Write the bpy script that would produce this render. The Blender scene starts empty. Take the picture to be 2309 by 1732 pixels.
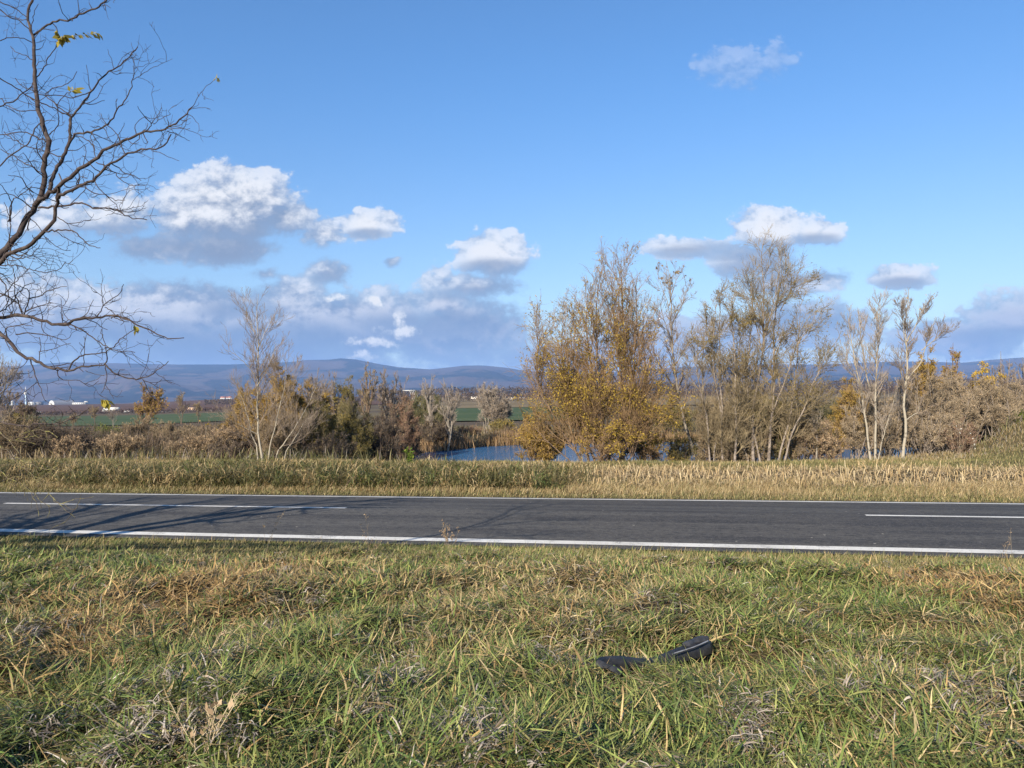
import bpy, math, random
import numpy as np
from mathutils import Vector, Matrix

rng = np.random.default_rng(11)
random.seed(11)
S = bpy.context.scene
C = S.collection

# ------------------------------------------------------------------ camera
W0, H0, F0 = 2309.0, 1732.0, 1734.0
CAMZ = 2.88
PITCH = math.atan(24.0 / F0)
ROLL = 0.0142
fw = np.array([0, math.cos(PITCH), math.sin(PITCH)])
r0 = np.array([1.0, 0, 0])
u0 = np.array([0, -math.sin(PITCH), math.cos(PITCH)])
rt = r0 * math.cos(ROLL) - u0 * math.sin(ROLL)
up = u0 * math.cos(ROLL) + r0 * math.sin(ROLL)
EYE = np.array([0, 0, CAMZ])
cam_d = bpy.data.cameras.new('camera')
cam = bpy.data.objects.new('camera', cam_d)
C.objects.link(cam)
cam_d.sensor_width = 36.0
cam_d.lens = 36.0 * F0 / W0
cam_d.clip_start = 0.1
cam_d.clip_end = 60000
M = Matrix.Identity(4)
for i in range(3):
    M[i][0] = rt[i]; M[i][1] = up[i]; M[i][2] = -fw[i]; M[i][3] = EYE[i]
cam.matrix_world = M
S.camera = cam


def ray(px, py):
    d = fw + (px - W0 / 2) / F0 * rt + (H0 / 2 - py) / F0 * up
    return d / d[1]


def at(px, py, Y):
    return EYE + ray(px, py) * Y


# ------------------------------------------------------------------ light
SUN_AZ = np.array([0.43, 0.90])
SUN_AZ = SUN_AZ / np.linalg.norm(SUN_AZ)
SUN_EL = math.radians(27)
sd = Vector((SUN_AZ[0] * math.cos(SUN_EL), SUN_AZ[1] * math.cos(SUN_EL), -math.sin(SUN_EL)))
sun_d = bpy.data.lights.new('sun', 'SUN')
sun_d.energy = 4.9
sun_d.angle = math.radians(0.53)
sun_d.color = (1.0, 0.90, 0.76)
sun = bpy.data.objects.new('sun', sun_d)
sun.rotation_euler = sd.to_track_quat('-Z', 'Y').to_euler()
C.objects.link(sun)
S.view_settings.view_transform = 'Standard'
S.view_settings.look = 'None'
S.view_settings.gamma = 1.0
S.view_settings.exposure = 1.2
S.cycles.max_bounces = 5
S.cycles.diffuse_bounces = 2
S.cycles.glossy_bounces = 2
S.cycles.transmission_bounces = 3
S.cycles.transparent_max_bounces = 4
S.cycles.volume_bounces = 0
S.cycles.use_denoising = True
S.cycles.sample_clamp_indirect = 6.0


# ------------------------------------------------------------------ node helpers
class NT:
    def __init__(self, tree):
        self.t = tree
        self.n = tree.nodes
        self.l = tree.links

    def new(self, ty, **kw):
        n = self.n.new(ty)
        for k, v in kw.items():
            setattr(n, k, v)
        return n

    def put(self, sock, v):
        if isinstance(v, bpy.types.NodeSocket):
            self.l.new(v, sock)
        elif v is not None:
            sock.default_value = v

    def math(self, op, a, b=None, c=None, clamp=False):
        n = self.new('ShaderNodeMath', operation=op, use_clamp=clamp)
        self.put(n.inputs[0], a)
        if b is not None: self.put(n.inputs[1], b)
        if c is not None: self.put(n.inputs[2], c)
        return n.outputs[0]

    def vmath(self, op, a, b=None, out=0):
        n = self.new('ShaderNodeVectorMath', operation=op)
        self.put(n.inputs[0], a)
        if b is not None: self.put(n.inputs[1], b)
        return n.outputs[out]

    def mix(self, f, a, b, ty='RGBA', blend='MIX'):
        n = self.new('ShaderNodeMix', data_type=ty)
        if ty == 'RGBA':
            n.blend_type = blend
            i, j, o = n.inputs[6], n.inputs[7], n.outputs[2]
        else:
            i, j, o = n.inputs[2], n.inputs[3], n.outputs[0]
        self.put(n.inputs[0], f)
        self.put(i, col4(a) if ty == 'RGBA' else a)
        self.put(j, col4(b) if ty == 'RGBA' else b)
        return o

    def noise(self, vec, scale, detail=4, rough=0.55, dist=0.0, out=0):
        n = self.new('ShaderNodeTexNoise')
        if vec is not None: self.put(n.inputs['Vector'], vec)
        n.inputs['Scale'].default_value = scale
        n.inputs['Detail'].default_value = detail
        n.inputs['Roughness'].default_value = rough
        n.inputs['Distortion'].default_value = dist
        return n.outputs[out]

    def smooth(self, x, a, b, lo=0.0, hi=1.0):
        n = self.new('ShaderNodeMapRange', interpolation_type='SMOOTHSTEP')
        self.put(n.inputs[0], x)
        for k, v in ((1, a), (2, b), (3, lo), (4, hi)): self.put(n.inputs[k], v)
        return n.outputs[0]

    def comb(self, x, y, z):
        n = self.new('ShaderNodeCombineXYZ')
        for k, v in enumerate((x, y, z)): self.put(n.inputs[k], v)
        return n.outputs[0]


def col4(c):
    if isinstance(c, (tuple, list)) and len(c) == 3:
        return (*c, 1.0)
    return c


# ------------------------------------------------------------------ sky and clouds
world = bpy.data.worlds.new('World')
S.world = world
world.use_nodes = True
w = NT(world.node_tree)
w.n.clear()
sky = w.new('ShaderNodeTexSky', sky_type='NISHITA')
sky.sun_disc = False
sky.sun_elevation = SUN_EL
sky.sun_rotation = math.atan2(-SUN_AZ[0], -SUN_AZ[1])
sky.altitude = 300
sky.air_density = 1.05
sky.dust_density = 0.25
sky.ozone_density = 2.2
SKY_STR = 0.064
SKY_TINT = (0.60, 0.95, 1.24)

# each cloud heap: pixel-free direction coordinates (u = x/y, v = z/y) are worked out from these sightings
CL = [
    # x, y, rx, r_up, r_down, weight
    (508, 470, 190, 105, 95, 1.25), (410, 490, 85, 75, 80, 1.0), (640, 490, 95, 50, 40, .85), (400, 560, 130, 45, 55, .9),
    (510, 560, 130, 50, 40, .95), (225, 490, 170, 55, 45, .6), (110, 500, 130, 45, 40, .55), (830, 508, 85, 42, 32, .8),
    (735, 525, 70, 40, 30, .6), (597, 620, 38, 20, 15, .5), (745, 612, 60, 35, 26, .55), (885, 592, 26, 16, 12, .45),
    (1112, 575, 108, 62, 50, 1.05), (1070, 645, 120, 34, 28, .75), (1000, 640, 60, 35, 30, .4),
    (110, 700, 280, 85, 90, .95), (370, 700, 160, 85, 90, 1.0), (650, 695, 110, 85, 90, 1.0), (560, 770, 640, 110, 110, 1.0), (330, 715, 420, 85, 95, 1.5), (760, 735, 330, 85, 95, 1.5), (1030, 745, 210, 80, 95, 1.3), (100, 720, 260, 90, 95, 1.3),
    (860, 720, 220, 85, 100, .95), (1040, 750, 190, 90, 90, .95), (990, 690, 120, 45, 45, .85),
    (1740, 525, 110, 62, 45, 1.1), (1840, 525, 90, 35, 26, .75), (1700, 590, 120, 50, 50, .95), (1550, 562, 120, 28, 22, .7),
    (1860, 628, 80, 30, 25, .7), (1760, 640, 120, 40, 40, .8), (2040, 632, 92, 38, 24, .85),
    (1655, 150, 92, 56, 52, .62), (1745, 135, 40, 46, 50, .34),
    (2290, 715, 150, 70, 70, 1.05), (2180, 765, 200, 60, 60, .9), (1830, 740, 190, 70, 70, .8), (1600, 760, 260, 60, 70, .8),
    (1270, 800, 400, 40, 60, .6),
]
BRIGHT = [(763, 668, 28, 10), (850, 680, 22, 12), (896, 716, 24, 26), (905, 744, 48, 18), (842, 772, 60, 14), (815, 808, 40, 16)]

SHADED_BASES = [(450, 548, 190, 42), (600, 530, 90, 34), (330, 540, 90, 34), (230, 525, 150, 26), (1112, 606, 100, 26), (1060, 662, 110, 20), (1660, 568, 190, 30), (1700, 612, 130, 40), (1560, 570, 120, 18),
         (1840, 545, 70, 22), (2040, 642, 84, 20), (745, 628, 50, 16), (830, 528, 60, 16), (620, 770, 330, 50), (200, 745, 300, 38), (960, 735, 220, 40), (540, 700, 120, 26), (2260, 760, 150, 26)]  # ovals that paint shaded undersides into the cloud colour
grp = bpy.data.node_groups.new('cloud_heaps', 'ShaderNodeTree')
grp.interface.new_socket('UV', in_out='INPUT', socket_type='NodeSocketVector')
grp.interface.new_socket('D', in_out='OUTPUT', socket_type='NodeSocketFloat')
g = NT(grp)
gi = g.new('NodeGroupInput'); go = g.new('NodeGroupOutput')
p = gi.outputs[0]
acc = None
for (x, y, rx, ru, rd, wt) in CL:
    d = ray(x, y)
    # two ellipses glued at the centre line: taller dome above, flatter foot below
    q = g.vmath('SUBTRACT', p, (d[0], d[2], 0))
    qa = g.vmath('MULTIPLY', q, (F0 / rx, F0 / ru, 0))
    if abs(ru - rd) > 12:
        qb = g.vmath('MULTIPLY', q, (F0 / rx, F0 / rd, 0))
        ln = g.vmath('LENGTH', g.vmath('MAXIMUM' if ru < rd else 'MINIMUM', qa, qb), out=1)
        # min/max act per axis: x is equal in both, y picks the branch by sign
    else:
        ln = g.vmath('LENGTH', qa, out=1)
    wt *= 1.45
    v = g.math('MULTIPLY_ADD', ln, -wt, wt)
    acc = v if acc is None else g.math('SMOOTH_MAX', acc, v, 0.25)
g.put(go.inputs[0], g.math('MAXIMUM', acc, -1.1))

bil = bpy.data.node_groups.new('cloud_billows', 'ShaderNodeTree')
bil.interface.new_socket('UV', in_out='INPUT', socket_type='NodeSocketVector')
bil.interface.new_socket('N', in_out='OUTPUT', socket_type='NodeSocketFloat')
g = NT(bil)
gi = g.new('NodeGroupInput'); go = g.new('NodeGroupOutput')
base = g.vmath('MULTIPLY', gi.outputs[0], (1.0, 1.3, 1.0))
n1 = g.noise(base, 17.0, 6, 0.60, 0.2)
n2 = g.noise(base, 62.0, 3, 0.62, 0.1)
nn = g.math('MULTIPLY_ADD', n1, 1.9, -0.86)
g.put(go.inputs[0], g.math('ADD', nn, g.math('MULTIPLY_ADD', n2, 0.75, -0.375)))

tc = w.new('ShaderNodeTexCoord')
sx = w.new('ShaderNodeSeparateXYZ')
w.l.new(tc.outputs['Generated'], sx.inputs[0])
yy = w.math('MAXIMUM', sx.outputs[1], 0.12)
U = w.math('DIVIDE', sx.outputs[0], yy)
V = w.math('DIVIDE', sx.outputs[2], yy)
uv = w.comb(U, V, 0.0)


def grp_node(tree, vec):
    n = w.new('ShaderNodeGroup'); n.node_tree = tree
    w.put(n.inputs[0], vec)
    return n.outputs[0]


A0 = grp_node(grp, uv); N0 = grp_node(bil, uv)
o2 = w.vmath('ADD', uv, (-0.018, 0.050, 0.0))
A2 = grp_node(grp, o2)
N1 = grp_node(bil, w.vmath('ADD', uv, (-0.005, 0.011, 0.0)))
N2 = grp_node(bil, o2)
D0 = w.math('ADD', A0, N0)
D2 = w.math('ADD', A2, N2)
high = w.smooth(V, 0.075, 0.17)                    # heaps that stand high are in full sun, the bank below lies in shade
relief = w.math('ADD', w.math('MULTIPLY', w.math('SUBTRACT', N0, N1), 1.3), w.math('MULTIPLY', w.math('SUBTRACT', D0, D2), 0.50))
lit = w.smooth(relief, -0.25, 1.05)
soft = w.math('MULTIPLY_ADD', lit, -0.40, 0.62)
mask = w.smooth(w.math('DIVIDE', w.math('SUBTRACT', D0, 0.02), soft), 0.0, 1.0)
thick = w.smooth(D0, 0.15, 1.3)
shade = w.mix(high, (0.19, 0.27, 0.41), (0.25, 0.315, 0.43))
light = w.mix(high, (0.57, 0.59, 0.665), (0.97, 0.96, 0.95))
ba = None
for (x, y, rx, ry) in SHADED_BASES:
    d = ray(x, y)
    ln = w.vmath('LENGTH', w.vmath('MULTIPLY', w.vmath('SUBTRACT', uv, (d[0], d[2], 0)), (F0 / rx, F0 / ry, 0)), out=1)
    v = w.math('SUBTRACT', 1.0, ln)
    ba = v if ba is None else w.math('MAXIMUM', ba, v)
under = w.smooth(w.math('ADD', w.math('MAXIMUM', ba, -0.8), w.math('MULTIPLY', N0, 0.45)), -0.15, 0.65)
lit = w.math('MULTIPLY', lit, w.math('MULTIPLY_ADD', under, -0.78, 1.0))
cc = w.mix(lit, shade, light)
wn = w.vmath('SUBTRACT', w.noise(uv, 34.0, 4, 0.6, out=1), (0.5, 0.5, 0.5))
uvw = w.vmath('ADD', uv, w.vmath('MULTIPLY', wn, (0.055, 0.035, 0.0)))
br = None
for (x, y, rx, ry) in BRIGHT:
    d = ray(x, y)
    ln = w.vmath('LENGTH', w.vmath('MULTIPLY', w.vmath('SUBTRACT', uvw, (d[0], d[2], 0)), (F0 / rx, F0 / ry, 0)), out=1)
    v = w.math('SUBTRACT', 1.0, ln)
    br = v if br is None else w.math('MAXIMUM', br, v)
bn = w.noise(uv, 48.0, 5, 0.66)
bm = w.smooth(w.math('ADD', w.math('MAXIMUM', br, -1.3), w.math('MULTIPLY_ADD', bn, 2.6, -1.3)), -0.05, 0.85)
cc = w.mix(bm, cc, (1.02, 0.99, 0.92))
mask = w.math('MAXIMUM', w.math('MULTIPLY', mask, w.math('MULTIPLY_ADD', thick, 0.25, 0.72)), bm)
mask = w.math('MULTIPLY', mask, w.smooth(sx.outputs[1], 0.12, 0.3))
mask = w.math('MULTIPLY', mask, w.smooth(V, 0.30, 0.37, 1.0, 0.28))     # the highest shred of cloud is thin
bg1 = w.new('ShaderNodeBackground'); bg1.inputs[1].default_value = SKY_STR
tint = w.mix(w.smooth(sx.outputs[2], 0.06, 0.42), (0.86, 0.91, 0.97), SKY_TINT)
w.l.new(w.mix(1.0, sky.outputs[0], tint, blend='MULTIPLY'), bg1.inputs[0])
bg2 = w.new('ShaderNodeBackground'); bg2.inputs[1].default_value = 0.455
w.l.new(cc, bg2.inputs[0])
ms = w.new('ShaderNodeMixShader')
w.l.new(mask, ms.inputs[0]); w.l.new(bg1.outputs[0], ms.inputs[1]); w.l.new(bg2.outputs[0], ms.inputs[2])
wo = w.new('ShaderNodeOutputWorld')
w.l.new(ms.outputs[0], wo.inputs[0])
world.cycles.sampling_method = 'MANUAL'
world.cycles.sample_map_resolution = 256


# ------------------------------------------------------------------ material helpers
def new_mat(name):
    m = bpy.data.materials.new(name)
    m.use_nodes = True
    t = NT(m.node_tree)
    t.n.clear()
    out = t.new('ShaderNodeOutputMaterial')
    return m, t, out


def pos(t):
    return t.new('ShaderNodeNewGeometry').outputs['Position']


def m_simple(name, a, b=None, scale=3.0, rough=0.8, spec=0.2, detail=5, lo=.35, hi=.65, metal=0.0, bump=0.0, coord='pos'):
    m, t, out = new_mat(name)
    bs = t.new('ShaderNodeBsdfPrincipled')
    vec = pos(t) if coord == 'pos' else t.new('ShaderNodeTexCoord').outputs['Object']
    nz = t.noise(vec, scale, detail, 0.6)
    if b is None: b = tuple(c * 0.75 for c in a)
    t.put(bs.inputs['Base Color'], t.mix(t.smooth(nz, lo, hi), a, b))
    bs.inputs['Roughness'].default_value = rough
    bs.inputs['Specular IOR Level'].default_value = spec
    bs.inputs['Metallic'].default_value = metal
    if bump:
        bp = t.new('ShaderNodeBump'); bp.inputs['Strength'].default_value = bump; bp.inputs['Distance'].default_value = 0.02
        t.l.new(nz, bp.inputs['Height']); t.l.new(bp.outputs[0], bs.inputs['Normal'])
    t.l.new(bs.outputs[0], out.inputs[0])
    return m


def m_leaf(name, cols, trans=0.3, scale=0.6):
    """leaf or blade: each island takes its own tone from the list, patches shift the choice"""
    m, t, out = new_mat(name)
    geo = t.new('ShaderNodeNewGeometry')
    rp = t.new('ShaderNodeValToRGB')
    rp.color_ramp.interpolation = 'LINEAR'
    el = rp.color_ramp.elements
    while len(el) > 1: el.remove(el[-1])
    for i, c in enumerate(cols):
        e = el[0] if i == 0 else el.new(i / (len(cols) - 1))
        e.position = i / max(1, len(cols) - 1)
        e.color = col4(c)
    nz = t.noise(geo.outputs['Position'], scale, 3, 0.6)
    f = t.math('ADD', t.math('MULTIPLY', geo.outputs['Random Per Island'], 0.7), t.math('MULTIPLY_ADD', nz, 1.1, -0.4))
    t.put(rp.inputs[0], f)
    df = t.new('ShaderNodeBsdfDiffuse'); tr = t.new('ShaderNodeBsdfTranslucent')
    t.l.new(rp.outputs[0], df.inputs[0]); t.l.new(rp.outputs[0], tr.inputs[0])
    mx = t.new('ShaderNodeMixShader'); mx.inputs[0].default_value = trans
    t.l.new(df.outputs[0], mx.inputs[1]); t.l.new(tr.outputs[0], mx.inputs[2])
    t.l.new(mx.outputs[0], out.inputs[0])
    return m


def m_blade(name, trans=0.25):
    """grass blades carry their own leaf colour as an attribute"""
    m, t, out = new_mat(name)
    at_ = t.new('ShaderNodeAttribute'); at_.attribute_name = 'tint'
    bs = t.new('ShaderNodeBsdfPrincipled')
    t.l.new(at_.outputs[0], bs.inputs['Base Color'])
    bs.inputs['Roughness'].default_value = 0.55
    bs.inputs['Specular IOR Level'].default_value = 0.25
    tr = t.new('ShaderNodeBsdfTranslucent')
    t.l.new(at_.outputs[0], tr.inputs[0])
    mx = t.new('ShaderNodeMixShader'); mx.inputs[0].default_value = trans
    t.l.new(bs.outputs[0], mx.inputs[1]); t.l.new(tr.outputs[0], mx.inputs[2])
    t.l.new(mx.outputs[0], out.inputs[0])
    return m


# ------------------------------------------------------------------ mesh helpers
def mesh_np(name, Vv, faces, mat=None, smooth=True, tint=None):
    """faces: int array (n,k)"""
    me = bpy.data.meshes.new(name)
    Vv = np.ascontiguousarray(Vv, dtype=np.float32).reshape(-1, 3)
    fs = faces if isinstance(faces, list) else [faces]
    fs = [np.ascontiguousarray(f, dtype=np.int32) for f in fs if len(f)]
    me.vertices.add(len(Vv))
    me.vertices.foreach_set('co', Vv.ravel())
    nl = sum(f.size for f in fs)
    me.loops.add(nl)
    me.loops.foreach_set('vertex_index', np.concatenate([f.ravel() for f in fs]))
    st = []; o = 0
    for f in fs:
        st.append(o + np.arange(len(f)) * f.shape[1]); o += f.size
    st = np.concatenate(st).astype(np.int32)
    me.polygons.add(len(st))
    me.polygons.foreach_set('loop_start', st)
    if smooth:
        me.polygons.foreach_set('use_smooth', np.ones(len(st), dtype=bool))
    if tint is not None:
        ca = me.attributes.new('tint', 'FLOAT_COLOR', 'POINT')
        t4 = np.ones((len(Vv), 4), np.float32); t4[:, :3] = tint
        ca.data.foreach_set('color', t4.ravel())
    me.update(calc_edges=True)
    if mat: me.materials.append(mat)
    return me


def obj(name, me, parent=None, loc=None, **props):
    o = bpy.data.objects.new(name, me)
    C.objects.link(o)
    if parent: o.parent = parent
    if loc is not None: o.location = loc
    for k, v in props.items():
        if v: o[k] = v
    return o


def thing(name, label, cat, loc, group=None):
    return obj(name, None, None, loc, label=label, category=cat, group=group)


class MB:
    """gathers boxes, cylinders and quads into one mesh"""
    def __init__(self): self.v = []; self.q = []; self.t = []; self.n = 0

    def add(self, v, q=None, t=None):
        v = np.asarray(v, float).reshape(-1, 3)
        if q is not None and len(q): self.q.append(np.asarray(q) + self.n)
        if t is not None and len(t): self.t.append(np.asarray(t) + self.n)
        self.v.append(v); self.n += len(v)
        return self

    def box(self, c, s, rz=0.0):
        x, y, z = np.array(s) / 2
        v = np.array([[-x, -y, -z], [x, -y, -z], [x, y, -z], [-x, y, -z], [-x, -y, z], [x, -y, z], [x, y, z], [-x, y, z]])
        cs, sn = math.cos(rz), math.sin(rz)
        v[:, :2] = v[:, :2] @ np.array([[cs, sn], [-sn, cs]])
        return self.add(v + np.array(c), [[0, 3, 2, 1], [4, 5, 6, 7], [0, 1, 5, 4], [1, 2, 6, 5], [2, 3, 7, 6], [3, 0, 4, 7]])

    def lathe(self, c, prof, m=16, axis='z'):
        v = []
        for (r, z) in prof:
            for k in range(m):
                a = 2 * math.pi * k / m
                v.append((r * math.cos(a), r * math.sin(a), z))
        v = np.array(v)
        if axis == 'y': v = v[:, [0, 2, 1]]
        if axis == 'x': v = v[:, [2, 0, 1]]
        q = [[i * m + k, i * m + (k + 1) % m, (i + 1) * m + (k + 1) % m, (i + 1) * m + k] for i in range(len(prof) - 1) for k in range(m)]
        return self.add(v + np.array(c), q)

    def bar(self, a, b, r, m=6):
        P = np.array([[a, b]], float)
        v, q = tubes(P, np.full((1, 2), r), m)
        return self.add(v, q)

    def build(self, name, mat, parent=None, smooth=False, **props):
        fs = []
        if self.q: fs.append(np.concatenate(self.q))
        if self.t: fs.append(np.concatenate(self.t))
        return obj(name, mesh_np(name, np.concatenate(self.v), fs, mat, smooth), parent, **props)


def nrm(a):
    return a / np.maximum(np.linalg.norm(a, axis=-1, keepdims=True), 1e-9)


def tubes(P, R, m=3):
    """P (N,K,3), R (N,K) -> verts, quads"""
    N, K, _ = P.shape
    T = np.empty_like(P)
    T[:, 1:-1] = P[:, 2:] - P[:, :-2]
    T[:, 0] = P[:, 1] - P[:, 0]; T[:, -1] = P[:, -1] - P[:, -2]
    T = nrm(T)
    ax = P[:, -1] - P[:, 0]
    ref = np.zeros((N, 3)); ref[np.arange(N), np.argmin(np.abs(ax), axis=1)] = 1
    B1 = nrm(np.cross(T, ref[:, None, :])); B2 = np.cross(T, B1)
    a = np.arange(m) * 2 * math.pi / m
    V_ = P[:, :, None, :] + R[:, :, None, None] * (np.cos(a)[None, None, :, None] * B1[:, :, None, :] + np.sin(a)[None, None, :, None] * B2[:, :, None, :])
    idx = np.arange(N * K * m).reshape(N, K, m)
    nx = np.roll(idx, -1, axis=2)
    Q = np.stack([idx[:, :-1], nx[:, :-1], nx[:, 1:], idx[:, 1:]], -1).reshape(-1, 4)
    return V_.reshape(-1, 3), Q


def grow(st, dr, L, ra, K=5, wob=0.15, lift=0.1, taper=0.25, rg=None):
    rg = rg or rng
    N = len(st)
    P = np.empty((N, K + 1, 3)); R = np.empty((N, K + 1))
    P[:, 0] = st; d = nrm(dr); R[:, 0] = ra
    for k in range(K):
        d = d + rg.normal(0, wob, (N, 3)); d[:, 2] += lift
        d = nrm(d)
        P[:, k + 1] = P[:, k] + d * (L / K)[:, None]
        R[:, k + 1] = ra * (1 - (1 - taper) * (k + 1) / K)
    return P, R


def sprout(P, R, n, t0=0.25, t1=1.0, ang=(35, 60), rg=None, hug=None):
    """pick n children over all parents (by parent length); returns start, dir, t, parent length, parent radius"""
    rg = rg or rng
    N, K, _ = P.shape
    ln = np.linalg.norm(P[:, 1:] - P[:, :-1], axis=2).sum(1)
    idx = rg.choice(N, size=n, p=ln / ln.sum())
    t = rg.uniform(t0, t1, n)
    f = t * (K - 1); i = np.minimum(f.astype(int), K - 2); fr = f - i
    p = P[idx, i] * (1 - fr)[:, None] + P[idx, i + 1] * fr[:, None]
    T = nrm(P[idx, i + 1] - P[idx, i])
    r = R[idx, i] * (1 - fr) + R[idx, i + 1] * fr
    A = np.radians(rg.uniform(ang[0], ang[1], n))
    rd = nrm(rg.normal(0, 1, (n, 3)))
    if hug is not None: rd = nrm(rd + hug)
    sdv = nrm(rd - (rd * T).sum(1, keepdims=True) * T)
    d = np.cos(A)[:, None] * T + np.sin(A)[:, None] * sdv
    return p, d, t, ln[idx], r


def leaf_quads(p, d, size, asp=0.45, rg=None):
    rg = rg or rng
    n = len(p)
    L = size * rg.uniform(0.6, 1.3, n)
    d = nrm(d + rg.normal(0, 0.7, (n, 3)))
    s = nrm(np.cross(d, rg.normal(0, 1, (n, 3))))
    Wd = (L * asp / 2)[:, None]
    m_ = p + d * (L * 0.5)[:, None] + np.cross(d, s) * (L * .08)[:, None]
    V_ = np.stack([p, m_ + s * Wd, p + d * L[:, None], m_ - s * Wd], 1).reshape(-1, 3)
    return V_, np.arange(4 * n).reshape(n, 4)


# value noise for terrain and patches
_lat = rng.random((64, 64))


def vnoise(x, y, sc=1.0, seed=0):
    x = np.asarray(x) * sc + seed * 17.3; y = np.asarray(y) * sc + seed * 9.7
    xi = np.floor(x).astype(int); yi = np.floor(y).astype(int)
    fx = x - xi; fy = y - yi
    fx = fx * fx * (3 - 2 * fx); fy = fy * fy * (3 - 2 * fy)
    a = _lat[xi % 64, yi % 64]; b = _lat[(xi + 1) % 64, yi % 64]; c = _lat[xi % 64, (yi + 1) % 64]; d = _lat[(xi + 1) % 64, (yi + 1) % 64]
    return (a * (1 - fx) + b * fx) * (1 - fy) + (c * (1 - fx) + d * fx) * fy


def fbm(x, y, sc=1.0, seed=0, o=4):
    s = 0; a = 1; tt = 0
    for k in range(o):
        s = s + a * vnoise(x, y, sc * 2 ** k, seed + k); tt += a; a *= .5
    return s / tt


# ------------------------------------------------------------------ terrain
TH = math.radians(10.6)
S_NEAR, S_MID, S_FAR = 14.74, 18.28, 21.82
Z_NEAR, Z_MID, Z_FAR = 0.0, 0.091, -0.10


def to_st(X, Y): return X * math.sin(TH) + Y * math.cos(TH), X * math.cos(TH) - Y * math.sin(TH)


def from_st(s, t): return s * math.sin(TH) + t * math.cos(TH), s * math.cos(TH) - t * math.sin(TH)


POND = np.array([(-7.5, 42.5), (-10.5, 50), (-10, 58), (-8.2, 64.5), (-5.6, 69), (-1, 73), (3, 75), (14, 75), (30, 72), (33, 60), (27, 48), (21, 41), (10, 38.5), (2, 39.5)], float)
POND_Z = -1.9


def poly_sd(X, Y, poly):
    X = np.asarray(X, float); Y = np.asarray(Y, float)
    d = np.full(X.shape, 1e18); ins = np.zeros(X.shape, bool)
    n = len(poly)
    for i in range(n):
        a = poly[i]; b = poly[(i + 1) % n]
        e = b - a
        wx = X - a[0]; wy = Y - a[1]
        h = np.clip((wx * e[0] + wy * e[1]) / (e @ e), 0, 1)
        d = np.minimum(d, (wx - e[0] * h) ** 2 + (wy - e[1] * h) ** 2)
        c = (a[1] > Y) != (b[1] > Y)
        with np.errstate(divide='ignore', invalid='ignore'):
            xx = a[0] + (Y - a[1]) / (e[1] if e[1] != 0 else 1e-9) * e[0]
        ins ^= c & (X < xx)
    d = np.sqrt(d)
    return np.where(ins, -d, d)


_s = np.array([-60, -8, 0, 2.5, 5, 8, 11, 13.2, 14.2, 14.55, 22.0, 22.35, 24, 31, 35.5, 37, 41, 60])
_z = np.array([1.5, 1.38, 1.30, 1.20, .98, .62, .27, .05, -.02, -.14, -.22, -.13, -.15, -.2, -.3, -.42, -.6, -.9])
_fy = np.log(np.array([40, 60, 85, 170, 260, 450, 560, 1000, 1900, 3000, 5500, 40000.]))
_fu = np.array([-.8, -.5, -.36, -.1, .5])
_ft = np.array([[-.55] * 5, [-.9] * 5, [-1.2] * 5, [-4, -4, -3.4, -2.9, -2.9], [-5.6, -5.6, -4.5, -3, -3], [-5.8, -5.8, -5, -3, -3],
                [-6.2, -6.2, -5.3, -2.9, -2.5], [-6.6, -6.5, -4, -2.2, 0], [-7, -6, 3, 2, 6], [-14, -14, -5, -5, 0], [-20] * 5, [-20] * 5], float)


def ground(X, Y, rough=True):
    X = np.asarray(X, float); Y = np.asarray(Y, float)
    s, t = to_st(X, Y)
    zn = np.interp(s, _s, _z)
    Yc = np.clip(Y, 41, 39000)
    ly = np.log(Yc); uu = np.clip(X / Yc, -.79, .49)
    i = np.clip(np.searchsorted(_fy, ly) - 1, 0, len(_fy) - 2); j = np.clip(np.searchsorted(_fu, uu) - 1, 0, len(_fu) - 2)
    a = (ly - _fy[i]) / (_fy[i + 1] - _fy[i]); b = (uu - _fu[j]) / (_fu[j + 1] - _fu[j])
    zf = (_ft[i, j] * (1 - b) + _ft[i, j + 1] * b) * (1 - a) + (_ft[i + 1, j] * (1 - b) + _ft[i + 1, j + 1] * b) * a
    k = np.clip((Y - 46) / 20, 0, 1)
    z = zn * (1 - k) + zf * k
    # grassy mound at the right
    z = z + 1.75 * np.exp(-(((X - 27.5) / 5.2) ** 2 + ((Y - 39) / 6.5) ** 2)) * (s > 23)
    sdp = poly_sd(X, Y, POND)
    z = np.where(sdp < 4, np.minimum(z, POND_Z - .12 + np.maximum(.55 * sdp, -1.4)), z)
    if rough:
        z = z + np.where(s < 14.3, np.clip((14.3 - s) / 3, 0, 1) * (.50 * (fbm(X, Y, 1.35, 3, 3) - .5) + .32 * (fbm(X, Y, .35, 5, 2) - .5)), 0)
        z = z + np.where(s > 22.4, np.clip((s - 22.4) / 3, 0, 1) * .18 * (fbm(X, Y, .5, 8, 3) - .5), 0)
    return z


def gz(X, Y): return float(ground(np.array([X]), np.array([Y]))[0])


def hit(px, py, y0=2.0, y1=400.0):
    """where the sight line meets the ground"""
    d = ray(px, py)
    Ys = np.geomspace(y0, y1, 1500)
    zz = CAMZ + d[2] * Ys
    g_ = ground(d[0] * Ys, Ys)
    k = np.argmax(zz < g_)
    return d[0] * Ys[k], Ys[k]


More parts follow.
